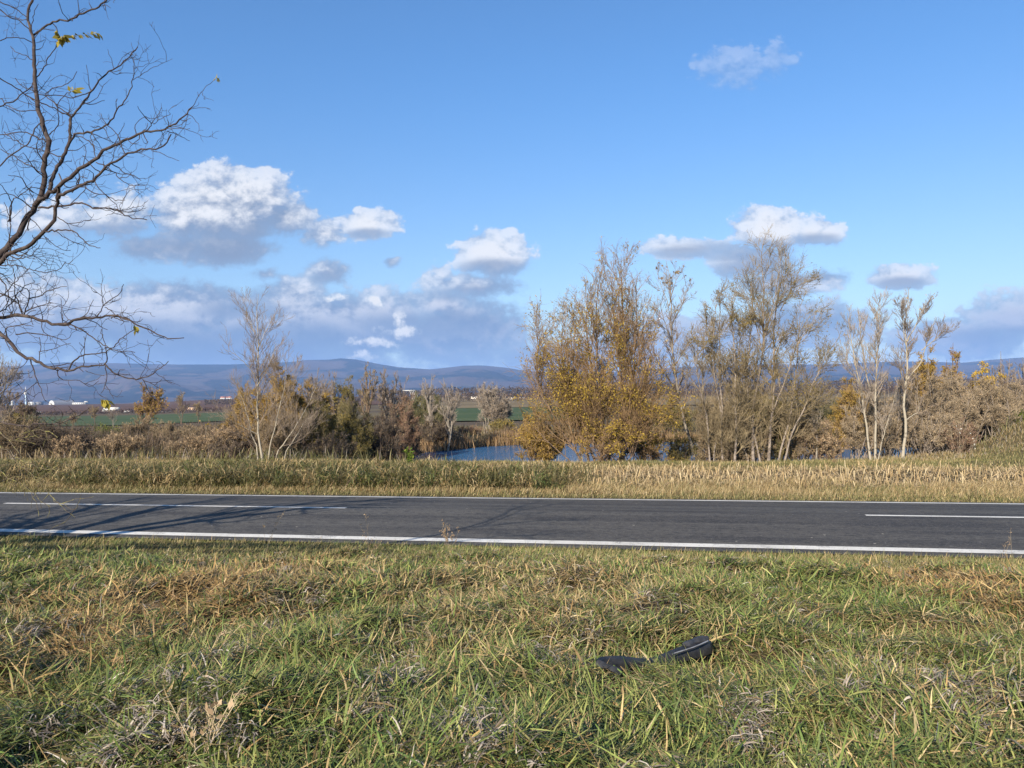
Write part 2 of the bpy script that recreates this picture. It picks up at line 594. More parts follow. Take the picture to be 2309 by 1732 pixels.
# ground sheet
yl = [-30, -20, -12, -7, -4, -2]
y_ = -1.0
while y_ < 48: yl.append(y_); y_ += .3
while y_ < 90: yl.append(y_); y_ += 1.0
while y_ < 39000: yl.append(y_); y_ *= 1.05
yl.append(39000.)
yl = np.array(yl)
js = np.linspace(-1, 1, 261)
half = np.maximum(42, np.abs(yl) * 1.1 + 10)
GX = js[None, :] * half[:, None]; GY = np.repeat(yl[:, None], 261, 1)
GZ = ground(GX, GY)
idx = np.arange(GX.size).reshape(GX.shape)
Q = np.stack([idx[:-1, :-1], idx[:-1, 1:], idx[1:, 1:], idx[1:, :-1]], -1).reshape(-1, 4)
m, t, out = new_mat('soil_and_thatch')
bs = t.new('ShaderNodeBsdfPrincipled'); bs.inputs['Roughness'].default_value = .95; bs.inputs['Specular IOR Level'].default_value = .1
pp = pos(t)
a = t.smooth(t.noise(pp, .7, 6, .65), .4, .62)
b = t.smooth(t.noise(pp, 6.0, 5, .7), .35, .65)
c1 = t.mix(a, (.048, .034, .02), (.115, .09, .048))
c2 = t.mix(b, c1, t.mix(a, (.09, .076, .036), (.065, .06, .026)))
dist = t.new('ShaderNodeSeparateXYZ'); t.l.new(pp, dist.inputs[0])
c2 = t.mix(t.smooth(dist.outputs[1], 12., 15.), t.mix(b, (.030, .022, .013), (.06, .045, .025)), c2)  # near soil coloured darker to deepen the shade between blades
fr = t.smooth(dist.outputs[1], 75., 160.)
far = t.mix(t.smooth(t.noise(pp, .012, 4, .6), .4, .6), (.115, .092, .05), (.08, .06, .04))
t.put(bs.inputs['Base Color'], t.mix(fr, c2, far))
bp = t.new('ShaderNodeBump'); bp.inputs['Strength'].default_value = .6; bp.inputs['Distance'].default_value = .05
t.l.new(t.noise(pp, 9.0, 5, .7), bp.inputs['Height']); t.l.new(bp.outputs[0], bs.inputs['Normal'])
t.l.new(bs.outputs[0], out.inputs[0])
obj('ground', mesh_np('ground', np.stack([GX, GY, GZ], -1), Q, m), kind='structure')

# ------------------------------------------------------------------ road
m, t, out = new_mat('asphalt')
bs = t.new('ShaderNodeBsdfPrincipled'); bs.inputs['Roughness'].default_value = .85; bs.inputs['Specular IOR Level'].default_value = .25
pp = pos(t)
mp = t.new('ShaderNodeMapping'); mp.inputs['Rotation'].default_value = (0, 0, TH)
t.l.new(pp, mp.inputs[0])
st = t.vmath('MULTIPLY', mp.outputs[0], (.05, 1.6, 1.0))
band = t.noise(st, 1.1, 4, .6)
fine = t.noise(pp, 26., 5, .8)
grit = t.noise(t.vmath('MULTIPLY', mp.outputs[0], (.6, 1., 1.)), 11., 4, .75)
c1 = t.mix(t.smooth(band, .35, .65), (.029, .028, .029), (.074, .070, .064))
c1 = t.mix(t.smooth(t.noise(pp, .35, 5, .6), .42, .62), c1, t.mix(.5, c1, (.072, .067, .06)))
c2 = t.mix(t.smooth(fine, .50, .70), c1, (.15, .142, .128))
c2 = t.mix(t.math('MULTIPLY', t.smooth(grit, .50, .62), .75), c2, (.022, .022, .024))
vo = t.new('ShaderNodeTexVoronoi'); vo.inputs['Scale'].default_value = 1.7; vo.inputs['Randomness'].default_value = 1.0
t.l.new(t.vmath('MULTIPLY', mp.outputs[0], (1.0, 1.0, 0.0)), vo.inputs['Vector'])
t.put(bs.inputs['Base Color'], t.mix(t.smooth(vo.outputs['Distance'], .05, .035), c2, (.28, .26, .22)))
bp = t.new('ShaderNodeBump'); bp.inputs['Strength'].default_value = .5; bp.inputs['Distance'].default_value = .006
t.l.new(fine, bp.inputs['Height']); t.l.new(bp.outputs[0], bs.inputs['Normal'])
t.l.new(bs.outputs[0], out.inputs[0])
ASPH = m
m, t, out = new_mat('road_paint')
bs = t.new('ShaderNodeBsdfPrincipled'); bs.inputs['Roughness'].default_value = .6
pp = pos(t)
wear = t.math('MAXIMUM', t.smooth(t.noise(pp, 14., 6, .8), .55, .68), t.math('MULTIPLY', t.smooth(t.noise(pp, 1.1, 5, .7), .52, .66), t.smooth(t.noise(pp, 30., 4, .8), .42, .56)))
t.put(bs.inputs['Base Color'], t.mix(wear, t.mix(t.smooth(t.noise(pp, 1.3, 4, .6), .35, .7), (.58, .56, .51), (.48, .46, .41)), (.16, .15, .14)))
t.l.new(bs.outputs[0], out.inputs[0])
PAINT = m


def road_z(s): return np.interp(s, [14.3, S_NEAR, S_MID, S_FAR, 22.2], [-.03, Z_NEAR, Z_MID, Z_FAR, -.12])


def strip(name, s0, s1, t0, t1, dz, mat, parent=None, ns=1, nt=60, wob=0.0, **props):
    ss = np.linspace(s0, s1, ns + 1); tt = np.linspace(t0, t1, nt + 1)
    A, B = np.meshgrid(ss, tt, indexing='ij')
    Z = road_z(A) + dz
    if wob:
        A = A + wob * (fbm(B, B * 0 + 3.1, 2.5, int(s0 * 7), 3)[...] - .5)
    X, Y = from_st(A, B)
    i_ = np.arange(A.size).reshape(A.shape)
    q = np.stack([i_[:-1, :-1], i_[1:, :-1], i_[1:, 1:], i_[:-1, 1:]], -1).reshape(-1, 4)
    q = q[:, ::-1]
    return obj(name, mesh_np(name, np.stack([X, Y, Z], -1), q, mat), parent, **props)


road = strip('road', 14.45, 22.05, -150, 150, 0, ASPH, ns=16, nt=300, kind='structure')
strip('edge_line', S_NEAR - .02, S_NEAR + .27, -150, 150, .004, PAINT, road, nt=900, wob=.02)
strip('edge_line', S_FAR - .25, S_FAR, -150, 150, .004, PAINT, road, nt=900, wob=.02)


def t_of(px, s):
    d = ray(px, 1000); k = s / (d[0] * math.sin(TH) + math.cos(TH))
    return to_st(d[0] * k, k)[1]


ta, tb, tcn = t_of(11, S_MID), t_of(779, S_MID), t_of(1948, S_MID)
dash = tb - ta; per = tcn - ta
for k in range(-6, 7):
    strip('lane_dash', S_MID - .085, S_MID + .085, ta + k * per, ta + k * per + dash, .004, PAINT, road, ns=2, nt=12)

# ------------------------------------------------------------------ water
m, t, out = new_mat('pond_water')
bs = t.new('ShaderNodeBsdfPrincipled')
bs.inputs['Base Color'].default_value = (.024, .088, .185, 1); bs.inputs['Roughness'].default_value = .12
bs.inputs['IOR'].default_value = 1.33
pp = pos(t)
st = t.vmath('MULTIPLY', pp, (1.0, 2.2, 1.0))
bp = t.new('ShaderNodeBump'); bp.inputs['Strength'].default_value = 1.0; bp.inputs['Distance'].default_value = .22
t.l.new(t.noise(st, 1.6, 5, .6, .4), bp.inputs['Height']); t.l.new(bp.outputs[0], bs.inputs['Normal'])
t.l.new(bs.outputs[0], out.inputs[0])
ang = np.linspace(0, 2 * math.pi, 48, endpoint=False)
cx, cy = 11., 57.
wv = np.stack([cx + 27 * np.cos(ang), cy + 23 * np.sin(ang), np.full(48, POND_Z)], -1)
wv = np.vstack([wv, [[cx, cy, POND_Z]]])
tri = np.array([[k, (k + 1) % 48, 48] for k in range(48)])
obj('water', mesh_np('water', wv, tri, m), kind='structure')


# ------------------------------------------------------------------ far fields, hills
def patch(name, ua, ub, Ya, Yb, dz, mat, nu=40, nv=24, edge=None):
    uu = np.linspace(ua, ub, nu + 1); vv = np.geomspace(Ya, Yb, nv + 1)
    A, B = np.meshgrid(uu, vv, indexing='ij')
    X = A * B
    Z = ground(X, B, False) + dz
    i_ = np.arange(A.size).reshape(A.shape)
    q = np.stack([i_[:-1, :-1], i_[1:, :-1], i_[1:, 1:], i_[:-1, 1:]], -1).reshape(-1, 4)
    return obj(name, mesh_np(name, np.stack([X, B, Z], -1), q, mat), kind='structure')


M_GREEN = m_simple('winter_crop', (.045, .070, .026), (.065, .085, .036), .04, .9, .1)
M_PLOUGH = m_simple('ploughed_earth', (.105, .06, .04), (.085, .05, .034), .008, .95, .1)
M_TAN = m_simple('dry_field', (.17, .13, .07), (.13, .10, .055), .015, .95, .1)
M_PALE = m_simple('pale_road', (.42, .40, .36), (.33, .31, .28), .05, .8, .2)
patch('green_field', -.66, -.30, 250, 425, .25, M_GREEN)
patch('green_field', -.15, .085, 165, 335, .25, M_GREEN)
patch('green_field', .395, .45, 165, 300, .25, M_GREEN)
patch('dry_field', -.15, .50, 336, 1000, .35, M_TAN)
patch('ploughed_field', -.72, -.16, 575, 1930, .5, M_PLOUGH)
patch('far_road', -.70, -.28, 536, 546, .45, M_PALE, nv=2)

RID = np.array([(-900, 832), (-400, 830), (0, 826), (42, 825), (150, 817), (261, 819), (400, 822), (511, 822), (600, 819), (647, 817), (690, 812), (740, 811), (767, 808),
                (800, 810), (825, 815), (860, 822), (898, 828), (971, 833), (1044, 825), (1086, 824), (1140, 829), (1190, 837), (1300, 845), (1400, 838),
                (1530, 828), (1700, 822), (1850, 822), (2000, 816), (2079, 815), (2169, 818), (2240, 811), (2309, 806), (2500, 812), (3200, 820)], float)
dd = np.array([ray(a_, b_) for a_, b_ in RID])
nu, nv = 420, 60
uu = np.linspace(-1.05, 1.05, nu); YH = 10000.
prof = np.interp(uu, dd[:, 0], dd[:, 2]) * YH + CAMZ + 5 * (fbm(uu * 60, uu * 0, 1.0, 2, 4) - .5)
Yr = np.concatenate([np.linspace(5200, YH, nv - 6), np.linspace(YH + 300, YH + 2500, 6)])
A, B = np.meshgrid(uu, Yr, indexing='ij')
tt = np.clip((B - 5200) / (YH - 5200), 0, 1)
spur = fbm(A * 9 + .3 * B / 1000, B / 2600, 1.0, 4, 5) - .5
f = tt ** 1.25
Z = -20 + (prof[:, None] + 20) * f + spur * 330 * np.sin(np.pi * tt) * (prof[:, None] / 500)
Z = np.minimum(Z, CAMZ + (prof[:, None] - CAMZ) * (B / YH) * np.where(B >= YH, 1, .985))
Z = np.where(B > YH, prof[:, None] - (B - YH) * .15, Z)
i_ = np.arange(A.size).reshape(A.shape)
q = np.stack([i_[:-1, :-1], i_[1:, :-1], i_[1:, 1:], i_[:-1, 1:]], -1).reshape(-1, 4)
m, t, out = new_mat('wooded_hills')
bs = t.new('ShaderNodeBsdfPrincipled'); bs.inputs['Roughness'].default_value = 1.; bs.inputs['Specular IOR Level'].default_value = 0.
pp = t.vmath('MULTIPLY', pos(t), (.001, .0007, .004))
a = t.smooth(t.noise(pp, 1.3, 6, .6, .6), .47, .53)
b = t.smooth(t.noise(pp, 4.5, 5, .65), .55, .68)
cc_ = t.mix(a, (.008, .012, .011), (.085, .06, .05))
cc_ = t.mix(t.math('MULTIPLY', b, .7), cc_, (.12, .10, .07))
t.put(bs.inputs['Base Color'], t.mix(t.smooth(t.noise(pp, 60., 4, .7), .3, .7), cc_, t.mix(.5, cc_, (.03, .03, .025))))
t.l.new(bs.outputs[0], out.inputs[0])
obj('hills', mesh_np('hills', np.stack([A * B, B, Z], -1), q, m), kind='structure')

# haze: the air between here and the hills
hz, t, out = new_mat('air')
vp = t.new('ShaderNodeVolumePrincipled')
vp.inputs['Color'].default_value = (.31, .53, 1.0, 1)
vp.inputs['Density'].default_value = 7.2e-5
vp.inputs['Anisotropy'].default_value = 0.0
t.l.new(vp.outputs[0], out.inputs['Volume'])
hb = MB().box((0, 10000, 340), (50000, 59000, 900))
hzo = hb.build('haze', hz, kind='stuff')
# ------------------------------------------------------------------ bark and leaf materials
def m_bark(name, a, b, scale=8.):
    return m_simple(name, a, b, scale, .9, .15, 5, .4, .62, bump=.3)


BK_NEAR = m_simple('dark_bark', (.040, .030, .028), (.085, .066, .055), 14., .85, .2, 5, .45, .7, bump=.4)
BK_LICHEN = m_simple('lichen_bark', (.085, .068, .048), (.22, .20, .07), 22., .9, .1, 5, .45, .65, bump=.3)
BK_WHITE = m_simple('white_bark', (.29, .255, .195), (.08, .068, .052), 5.5, .85, .15, 4, .56, .68)
BK_PALE = m_bark('pale_bark', (.24, .21, .165), (.16, .135, .11), 6.)
BK_GREY = m_bark('grey_bark', (.24, .20, .165), (.13, .105, .085))
BK_BROWN = m_bark('brown_bark', (.16, .11, .075), (.085, .06, .045))
TW_GREY = m_bark('grey_twigs', (.235, .185, .14), (.15, .118, .09), 2.)
TW_PALE = m_bark('pale_twigs', (.29, .24, .19), (.20, .165, .13), 2.)
TW_BROWN = m_bark('brown_twigs', (.265, .20, .125), (.17, .13, .085), 2.)
TW_RED = m_bark('reddish_twigs', (.24, .15, .10), (.16, .105, .075), 2.)
TW_GOLD = m_bark('golden_twigs', (.25, .165, .085), (.17, .11, .06), 2.)
TW_OLIVE = m_bark('olive_twigs', (.20, .165, .075), (.125, .11, .055), 2.)
TW_AMBER = m_bark('amber_twigs', (.33, .215, .085), (.22, .145, .06), 2.)
TW_TAN = m_bark('tan_twigs', (.30, .235, .155), (.21, .165, .11), 2.)
TW_OLGREY = m_bark('olive_grey_twigs', (.235, .185, .11), (.155, .12, .072), 2.)
TW_DARK = m_bark('dark_twigs', (.13, .10, .075), (.08, .062, .048), 2.)
LF_GOLD = m_leaf('golden_leaves', [(.09, .065, .02), (.21, .15, .032), (.36, .25, .042), (.48, .34, .06), (.20, .165, .045)], .3, 1.4)
LF_ORANGE = m_leaf('orange_leaves', [(.16, .11, .035), (.32, .21, .05), (.44, .30, .075)], .3)
LF_YELLOW = m_leaf('yellow_leaves', [(.42, .26, .03), (.60, .40, .04), (.5, .36, .08)], .35)
LF_OLIVE = m_leaf('olive_leaves', [(.07, .06, .022), (.15, .125, .04), (.25, .19, .055), (.31, .22, .06)], .3)
LF_BROWN = m_leaf('brown_leaves', [(.11, .08, .045), (.22, .165, .09), (.31, .24, .14)], .2)
LF_TAN = m_leaf('tan_leaves', [(.20, .135, .08), (.34, .24, .145), (.44, .33, .21)], .2)
LF_GREEN = m_leaf('green_leaves', [(.05, .09, .015), (.12, .17, .03), (.28, .30, .06)], .35)
LF_GGREEN = m_leaf('grey_green_leaves', [(.055, .07, .04), (.09, .105, .06), (.14, .14, .08)], .3)


# ------------------------------------------------------------------ tree maker
def spline(pts, n):
    pts = np.asarray(pts, float)
    if len(pts) < 3:
        k = np.linspace(0, 1, n)[:, None]
        return pts[0] * (1 - k) + pts[-1] * k
    d = np.r_[0, np.cumsum(np.linalg.norm(np.diff(pts, axis=0), axis=1))]
    m_ = np.gradient(pts, d, axis=0)
    x = np.linspace(0, d[-1], n)
    i = np.clip(np.searchsorted(d, x) - 1, 0, len(d) - 2)
    h = (d[i + 1] - d[i])[:, None]; tt_ = ((x - d[i])[:, None]) / h
    h00 = 2 * tt_ ** 3 - 3 * tt_ ** 2 + 1; h10 = tt_ ** 3 - 2 * tt_ ** 2 + tt_; h01 = -2 * tt_ ** 3 + 3 * tt_ ** 2; h11 = tt_ ** 3 - tt_ ** 2
    return h00 * pts[i] + h10 * h * m_[i] + h01 * pts[i + 1] + h11 * h * m_[i + 1]


def px_stem(pts, Y, base, swing=0.0, n=14, rg=rng):
    """a stem sighted in the photo, set at its own distance and swung towards or away from the road as it rises"""
    P = np.array([at(a_, b_, Y) for a_, b_ in pts])
    H = max(P[-1, 2] - P[0, 2], .1)
    P[:, 1] += swing * np.clip((P[:, 2] - P[0, 2]) / H, 0, 1)
    P = spline(P, n)
    P[1:-1] += rg.normal(0, .012, (n - 2, 3))
    return P - base


def build_tree(name, label, cat, base, stems, rad, spec, group=None, seed=0):
    """stems: list of (n,3) local lines; rad: list of (r0,r1); spec: dict of the crown"""
    rg = np.random.default_rng(1000 + seed)
    o = thing(name, label, cat, base, group)
    Ps, Rs = [], []
    for P, (ra, rb) in zip(stems, rad):
        k = np.linspace(0, 1, len(P))
        R = rb + (ra - rb) * (1 - k) ** .85
        R[0] *= 1.25
        if 'stem_part' not in spec:
            v, q = tubes(P[None], R[None], 8)
            obj('trunk', mesh_np('trunk', v, q, spec['bark']), o)
        Ps.append(P); Rs.append(R)
    if 'stem_part' in spec:
        v, q = tubes(np.array(Ps), np.array(Rs), 5)
        obj('stems', mesh_np('stems', v, q, spec['bark']), o)
    n = max(len(P) for P in Ps)
    P0 = np.array([spline(P, n) for P in Ps]); R0 = np.array([np.interp(np.linspace(0, 1, n), np.linspace(0, 1, len(R)), R) for R in Rs])
    vs, qs, off = [], [], 0
    lines = (P0, R0)
    allp = []
    for lv in spec['levels']:
        n_ = lv['n']
        p, d, t_, pl, pr = sprout(lines[0], lines[1], n_, lv.get('t0', .25), lv.get('t1', 1.), lv.get('ang', (30, 55)), rg, lv.get('hug'))
        if 'flat' in lv: d = d * np.array([1, 1, lv['flat']])
        if 'Hm' in lv:   # absolute lengths
            L = np.minimum(lv['Hm'] * (1 - lv.get('tap', .6) * t_), pl * lv.get('cap', .62)) * rg.uniform(.6, 1.15, n_)
        else:
            L = pl * lv['len'] * (1 - lv.get('tap', .4) * t_) * rg.uniform(.6, 1.25, n_)
        ra = np.clip(pr * lv.get('rf', .5), lv.get('rmin', .004), lv.get('rmax', .05))
        P, R = grow(p, d, L, ra, lv.get('K', 5), lv.get('wob', .14), lv.get('lift', .1), lv.get('taper', .3), rg)
        if 'droop' in lv:
            k = np.linspace(0, 1, P.shape[1])[None, :] ** 2
            P[:, :, 2] -= k * L[:, None] * lv['droop']
        v, q = tubes(P, R, lv.get('m', 3))
        vs.append(v); qs.append(q + off); off += len(v)
        lines = (P, R); allp.append(lines)
    obj('crown', mesh_np('crown', np.concatenate(vs), np.concatenate(qs), spec['twig']), o)
    for lf in spec.get('leaves', []):
        P, R = allp[lf.get('lv', -1)]
        ii = rg.integers(0, len(P), lf['n'] * 3); kk = rg.uniform(.1, 1, lf['n'] * 3) * (P.shape[1] - 1)
        i0 = np.minimum(kk.astype(int), P.shape[1] - 2)
        pt = P[ii, i0] + (P[ii, i0 + 1] - P[ii, i0]) * (kk - i0)[:, None]
        dr = nrm(P[ii, i0 + 1] - P[ii, i0])
        H = max(P[:, :, 2].max(), .1)
        pk = lf['pick'](pt, H, rg) if 'pick' in lf else np.ones(len(pt))
        cl = lf.get('clump', 0)
        if cl:
            wld = pt * lf.get('cs', 1.3)
            pk = pk * np.clip((vnoise(wld[:, 0] + wld[:, 2] * .7, wld[:, 1] * .6 + wld[:, 2], 1.0, seed + 3) - .5) * cl + .5, 0, 1)
        keep = rg.random(len(pt)) < pk
        pt, dr = pt[keep][:lf['n']], dr[keep][:lf['n']]
        if len(pt) == 0: continue
        pt = pt + rg.normal(0, lf.get('sp', .03), pt.shape)
        v, q = leaf_quads(pt, dr * .6 + np.array([0, 0, lf.get('hang', -.5)]), lf['size'], lf.get('asp', .5), rg)
        obj('leaves', mesh_np('leaves', v, q, lf['mat'], False), o)
    return o


def spec_bare(bark, twig, n1=34, n2=300, n3=1700, h1=2.0, lv_leaves=(), ang=(30, 62), lift=.10, t0=.2, rm=.0062, tap=.55):
    return dict(bark=bark, twig=twig, levels=[
        dict(n=n1 * 2, t0=t0, t1=.95, ang=ang, Hm=h1 * 1.15, tap=tap, rf=.45, rmin=.0085, rmax=.035, K=7, wob=.07, lift=lift + .02, m=5, taper=.4),
        dict(n=int(n2 * 1.3), t0=.12, t1=.95, ang=(20, 45), len=.52, tap=.5, rf=.6, rmin=rm, rmax=.011, K=5, wob=.09, lift=lift, taper=.55),
        dict(n=n3, t0=.08, t1=.95, ang=(16, 42), len=.60, tap=.4, rf=.75, rmin=rm * .85, rmax=.008, K=4, wob=.10, lift=lift, taper=.55)],
        leaves=list(lv_leaves))


def spec_brush(bark, twig, n1=60, n2=700, n3=2600, h1=1.6, leaves=(), t0=.06, rm=.008, lift=.07, ang=(22, 55)):
    return dict(bark=bark, twig=twig, levels=[
        dict(n=n1, t0=t0, t1=.97, ang=ang, Hm=h1, tap=.45, rf=.55, rmin=.012, rmax=.035, K=6, wob=.11, lift=lift, m=4, taper=.45),
        dict(n=n2, t0=.1, t1=1., ang=(22, 55), len=.68, tap=.4, rf=.65, rmin=rm, rmax=.014, K=5, wob=.14, lift=lift, taper=.5),
        dict(n=n3, t0=.08, t1=1., ang=(18, 55), len=.8, tap=.3, rf=.75, rmin=rm * .8, rmax=.009, K=4, wob=.17, lift=lift * .8, taper=.5)],
        leaves=list(leaves))


def low(pt, H, rg): return np.clip(1.15 - pt[:, 2] / (H * .95), .34, 1)


def top(pt, H, rg): return np.clip((pt[:, 2] / H - .72) * 5, 0, 1)


def tree_px(name, label, cat, Y, stems, rad, spec, group=None, seed=0, swing=None):
    rg = np.random.default_rng(50 + seed)
    x, z = at(stems[0][0][0], stems[0][0][1], Y)[[0, 2]]
    base = np.array([x, Y, gz(x, Y) - .05])
    ls = []
    for k, s in enumerate(stems):
        P = px_stem(s, Y, base, (rg.uniform(-1, 1) if k else rg.uniform(-.3, .3)) if swing is None else swing[k], rg=rg)
        if abs(P[0, 2]) < 1.0:
            P[0, 2] = gz(P[0, 0] + base[0], Y) - .06 - base[2]
        ls.append(P)
    return build_tree(name, label, cat, base, ls, rad, spec, group, seed)


# the tall white-stemmed tree left of the middle, one straight trunk and five leaning ones
GB = 'trees along the water'
tree_px('birch_tree', 'tall bare white-stemmed tree with several leaning trunks, left of the pond', 'tree', 40.,
        [[(592.8, 1029), (585.6, 1000.7), (582, 980), (580.8, 952), (579, 922), (578.4, 910), (579.6, 874), (579.6, 850), (580.4, 820), (580.4, 784), (578, 750), (576, 720), (579, 662)],
         [(582, 1012), (567.5, 976.6), (562.7, 946), (558.5, 928), (552, 904), (544.6, 888.6)],
         [(604.9, 1025), (612, 998), (620.5, 970.5), (625, 949), (632.6, 922), (639.8, 898), (647, 871.7), (649.5, 850), (652, 810)],
         [(619, 1026), (633.8, 1010), (649.5, 988.6), (656.7, 979), (674.8, 952.5), (688, 932), (702.5, 906.7), (712, 886), (722, 862)],
         [(639.8, 1024), (649.5, 1011), (665, 988.6), (680.8, 961), (686, 953), (706, 936)],
         [(582, 980), (548, 958), (524, 945), (498, 930)],
         [(578.4, 770), (569, 738), (555, 705), (546, 672)], [(580, 790), (592, 750), (606, 715), (616, 690)],
         [(580, 870), (597, 842), (614, 810), (626, 775)], [(579, 850), (560, 820), (540, 800), (520, 790)]],
        [(.060, .008), (.034, .008), (.036, .010), (.034, .010), (.026, .008), (.022, .006), (.022, .006), (.022, .006), (.026, .006), (.02, .006)],
        spec_bare(BK_WHITE, TW_GREY, 64, 620, 3800, 2.5, ang=(30, 58)), GB, 1)

# the golden willow
WB = (1404, 1040)
tree_px('willow_tree', 'big golden-leaved willow with many upright stems beside the pond', 'tree', 36.,
        [[WB, (1406, 942), (1406, 839), (1407.6, 770), (1404, 702), (1402.5, 633), (1401, 578)],
         [(1356, 1040), (1352.7, 925), (1345, 839), (1342, 750), (1342, 695), (1345, 645)],
         [(1328.6, 1041), (1311, 952.5), (1285, 894), (1272, 839), (1268, 770), (1274, 700)],
         [(1315, 1042), (1263, 966), (1236, 915), (1214, 856), (1215, 785), (1236, 735)],
         [(1345, 1041), (1305, 959), (1294, 839), (1290, 753), (1296, 700)],
         [(1392, 1041), (1445, 930), (1456, 850), (1452, 790), (1446, 740)],
         [(1375, 1040), (1352, 925), (1334, 805), (1326, 736), (1330, 660)],
         [(1418, 1040), (1440, 985), (1475, 950), (1500, 925)],
         [(1290, 1042), (1235, 995), (1205, 965), (1182, 945)],
         [(1400, 1000), (1420, 900), (1428, 800), (1432, 700), (1430, 640)],
         [(1404, 850), (1390, 760), (1384, 690), (1382, 632)]],
        [(.085, .012), (.07, .012), (.05, .01), (.05, .01), (.05, .01), (.05, .01), (.06, .01), (.035, .01), (.03, .008), (.05, .01), (.04, .01)],
        dict(bark=BK_BROWN, twig=TW_GOLD, levels=[
            dict(n=330, t0=.06, t1=.95, ang=(18, 52), Hm=2.9, tap=.5, rf=.5, rmin=.012, rmax=.035, K=7, wob=.09, lift=.12, m=4, taper=.4),
            dict(n=2900, t0=.12, t1=1., ang=(18, 48), len=.6, tap=.4, rf=.6, rmin=.008, rmax=.013, K=6, wob=.11, lift=.10, taper=.5),
            dict(n=12000, t0=.1, t1=1., ang=(14, 50), len=.7, tap=.3, rf=.7, rmin=.0062, rmax=.008, K=5, wob=.15, lift=.03, droop=.15, taper=.5)],
            leaves=[dict(n=22000, size=.105, asp=.38, mat=LF_GOLD, pick=low, clump=7, sp=.05), dict(n=2600, size=.09, asp=.35, mat=LF_OLIVE, sp=.04)]), GB, 2)

# slim aspen with a few leaves left at its tip
tree_px('aspen_tree', 'slim leaning pale-barked tree with a few dark leaves at its tip, beside the golden willow', 'tree', 38.,
        [[(1567, 1030), (1558, 995), (1548.5, 970), (1538, 935), (1528, 884), (1521, 839), (1514, 770), (1510.7, 719), (1509, 667), (1505.5, 616), (1499, 590)],
         [(1530, 892), (1515, 865), (1493.5, 832), (1480, 805), (1470, 770)], [(1519, 830), (1540, 790), (1556, 760), (1566, 725)],
         [(1514, 780), (1500, 740), (1486, 700), (1478, 670)], [(1511, 740), (1530, 700), (1544, 660), (1556, 630)],
         [(1509, 690), (1497, 655), (1488, 620), (1484, 600)], [(1509, 690), (1522, 650), (1534, 620), (1540, 604)], [(1524, 860), (1552, 838), (1570, 815)]],
        [(.075, .008), (.04, .008), (.03, .006), (.025, .006), (.025, .006), (.02, .005), (.02, .005), (.025, .006)],
        spec_bare(BK_PALE, TW_GREY, 56, 460, 2300, 1.3, [dict(n=60, size=.16, asp=.8, mat=LF_BROWN, pick=lambda p, H, r: (p[:, 2] > H * .90) * 1., sp=.02), dict(n=160, size=.09, mat=LF_ORANGE, pick=low)], ang=(30, 60)), GB, 3)

# the leafy dark willow right of it
tree_px('willow_tree', 'rounded half-bare willow with small olive leaves, between the aspen and the tallest tree', 'tree', 36.,
        [[(1630, 1042), (1627, 985), (1626.6, 916), (1623, 847), (1621, 771), (1621, 700), (1619, 640)],
         [(1601, 1040), (1596, 970), (1588, 900), (1584, 830), (1588, 770), (1596, 715)],
         [(1655.6, 1045), (1659, 981), (1655.6, 898), (1652, 789), (1646, 720), (1644.7, 668)],
         [(1626, 930), (1608, 850), (1602, 770), (1606, 690)], [(1656, 900), (1668, 830), (1676, 770), (1674, 710)],
         [(1596, 950), (1575, 880), (1562, 815), (1566, 770)], [(1608, 1036), (1622, 960), (1640, 890), (1650, 850)]],
        [(.05, .008), (.045, .008), (.06, .008), (.035, .008), (.035, .008), (.03, .008), (.025, .008)],
        spec_brush(BK_GREY, TW_OLGREY, 150, 1300, 5800, 1.45, [dict(n=7500, size=.085, asp=.4, mat=LF_OLIVE, pick=lambda p, H, r: np.clip((p[:, 2] / H - .5) * 2.6, .05, 1), clump=3)], ang=(22, 55)), GB, 4)

# the tallest tree
tree_px('willow_tree', 'tallest grey-brown multi-stemmed tree, thin bare top reaching into the cloud', 'tree', 36.5,
        [[(1699, 1040), (1699, 980), (1700, 916), (1712, 850), (1722, 780), (1724, 717), (1724, 627), (1719, 575), (1725, 540)],
         [(1731.5, 1040), (1742, 940), (1749.6, 862), (1749.6, 753), (1760, 680), (1772, 620), (1785.8, 572), (1794, 548)],
         [(1767.7, 1042), (1788, 960), (1807.5, 916), (1825.6, 856), (1850, 800), (1872, 766)],
         [(1717, 1041), (1690, 940), (1681, 840), (1688, 740), (1684, 690), (1676, 655)],
         [(1753, 1040), (1780, 950), (1794, 862), (1803, 770), (1808, 700), (1806, 670)],
         [(1742, 930), (1768, 850), (1786, 780), (1822, 720)], [(1724, 760), (1738, 690), (1746, 620), (1748, 580)],
         [(1720, 800), (1704, 720), (1696, 650), (1692, 605)], [(1690, 1041), (1668, 980), (1662, 920)], [(1760, 700), (1788, 650), (1806, 610)]],
        [(.075, .006), (.07, .006), (.05, .008), (.05, .007), (.05, .008), (.04, .008), (.03, .006), (.03, .006), (.03, .01), (.025, .006)],
        spec_brush(BK_GREY, TW_OLGREY, 200, 1700, 7200, 1.8, [dict(n=7000, size=.085, asp=.4, mat=LF_OLIVE, pick=lambda p, H, r: np.clip((p[:, 0] - .4) * .6, .30, 1) * (p[:, 2] < H * .84), clump=3),
                                                           dict(n=26, size=.15, asp=.8, mat=LF_ORANGE, pick=lambda p, H, r: (p[:, 2] > H * .93) * 1., sp=.02)], ang=(20, 50)), GB, 5)

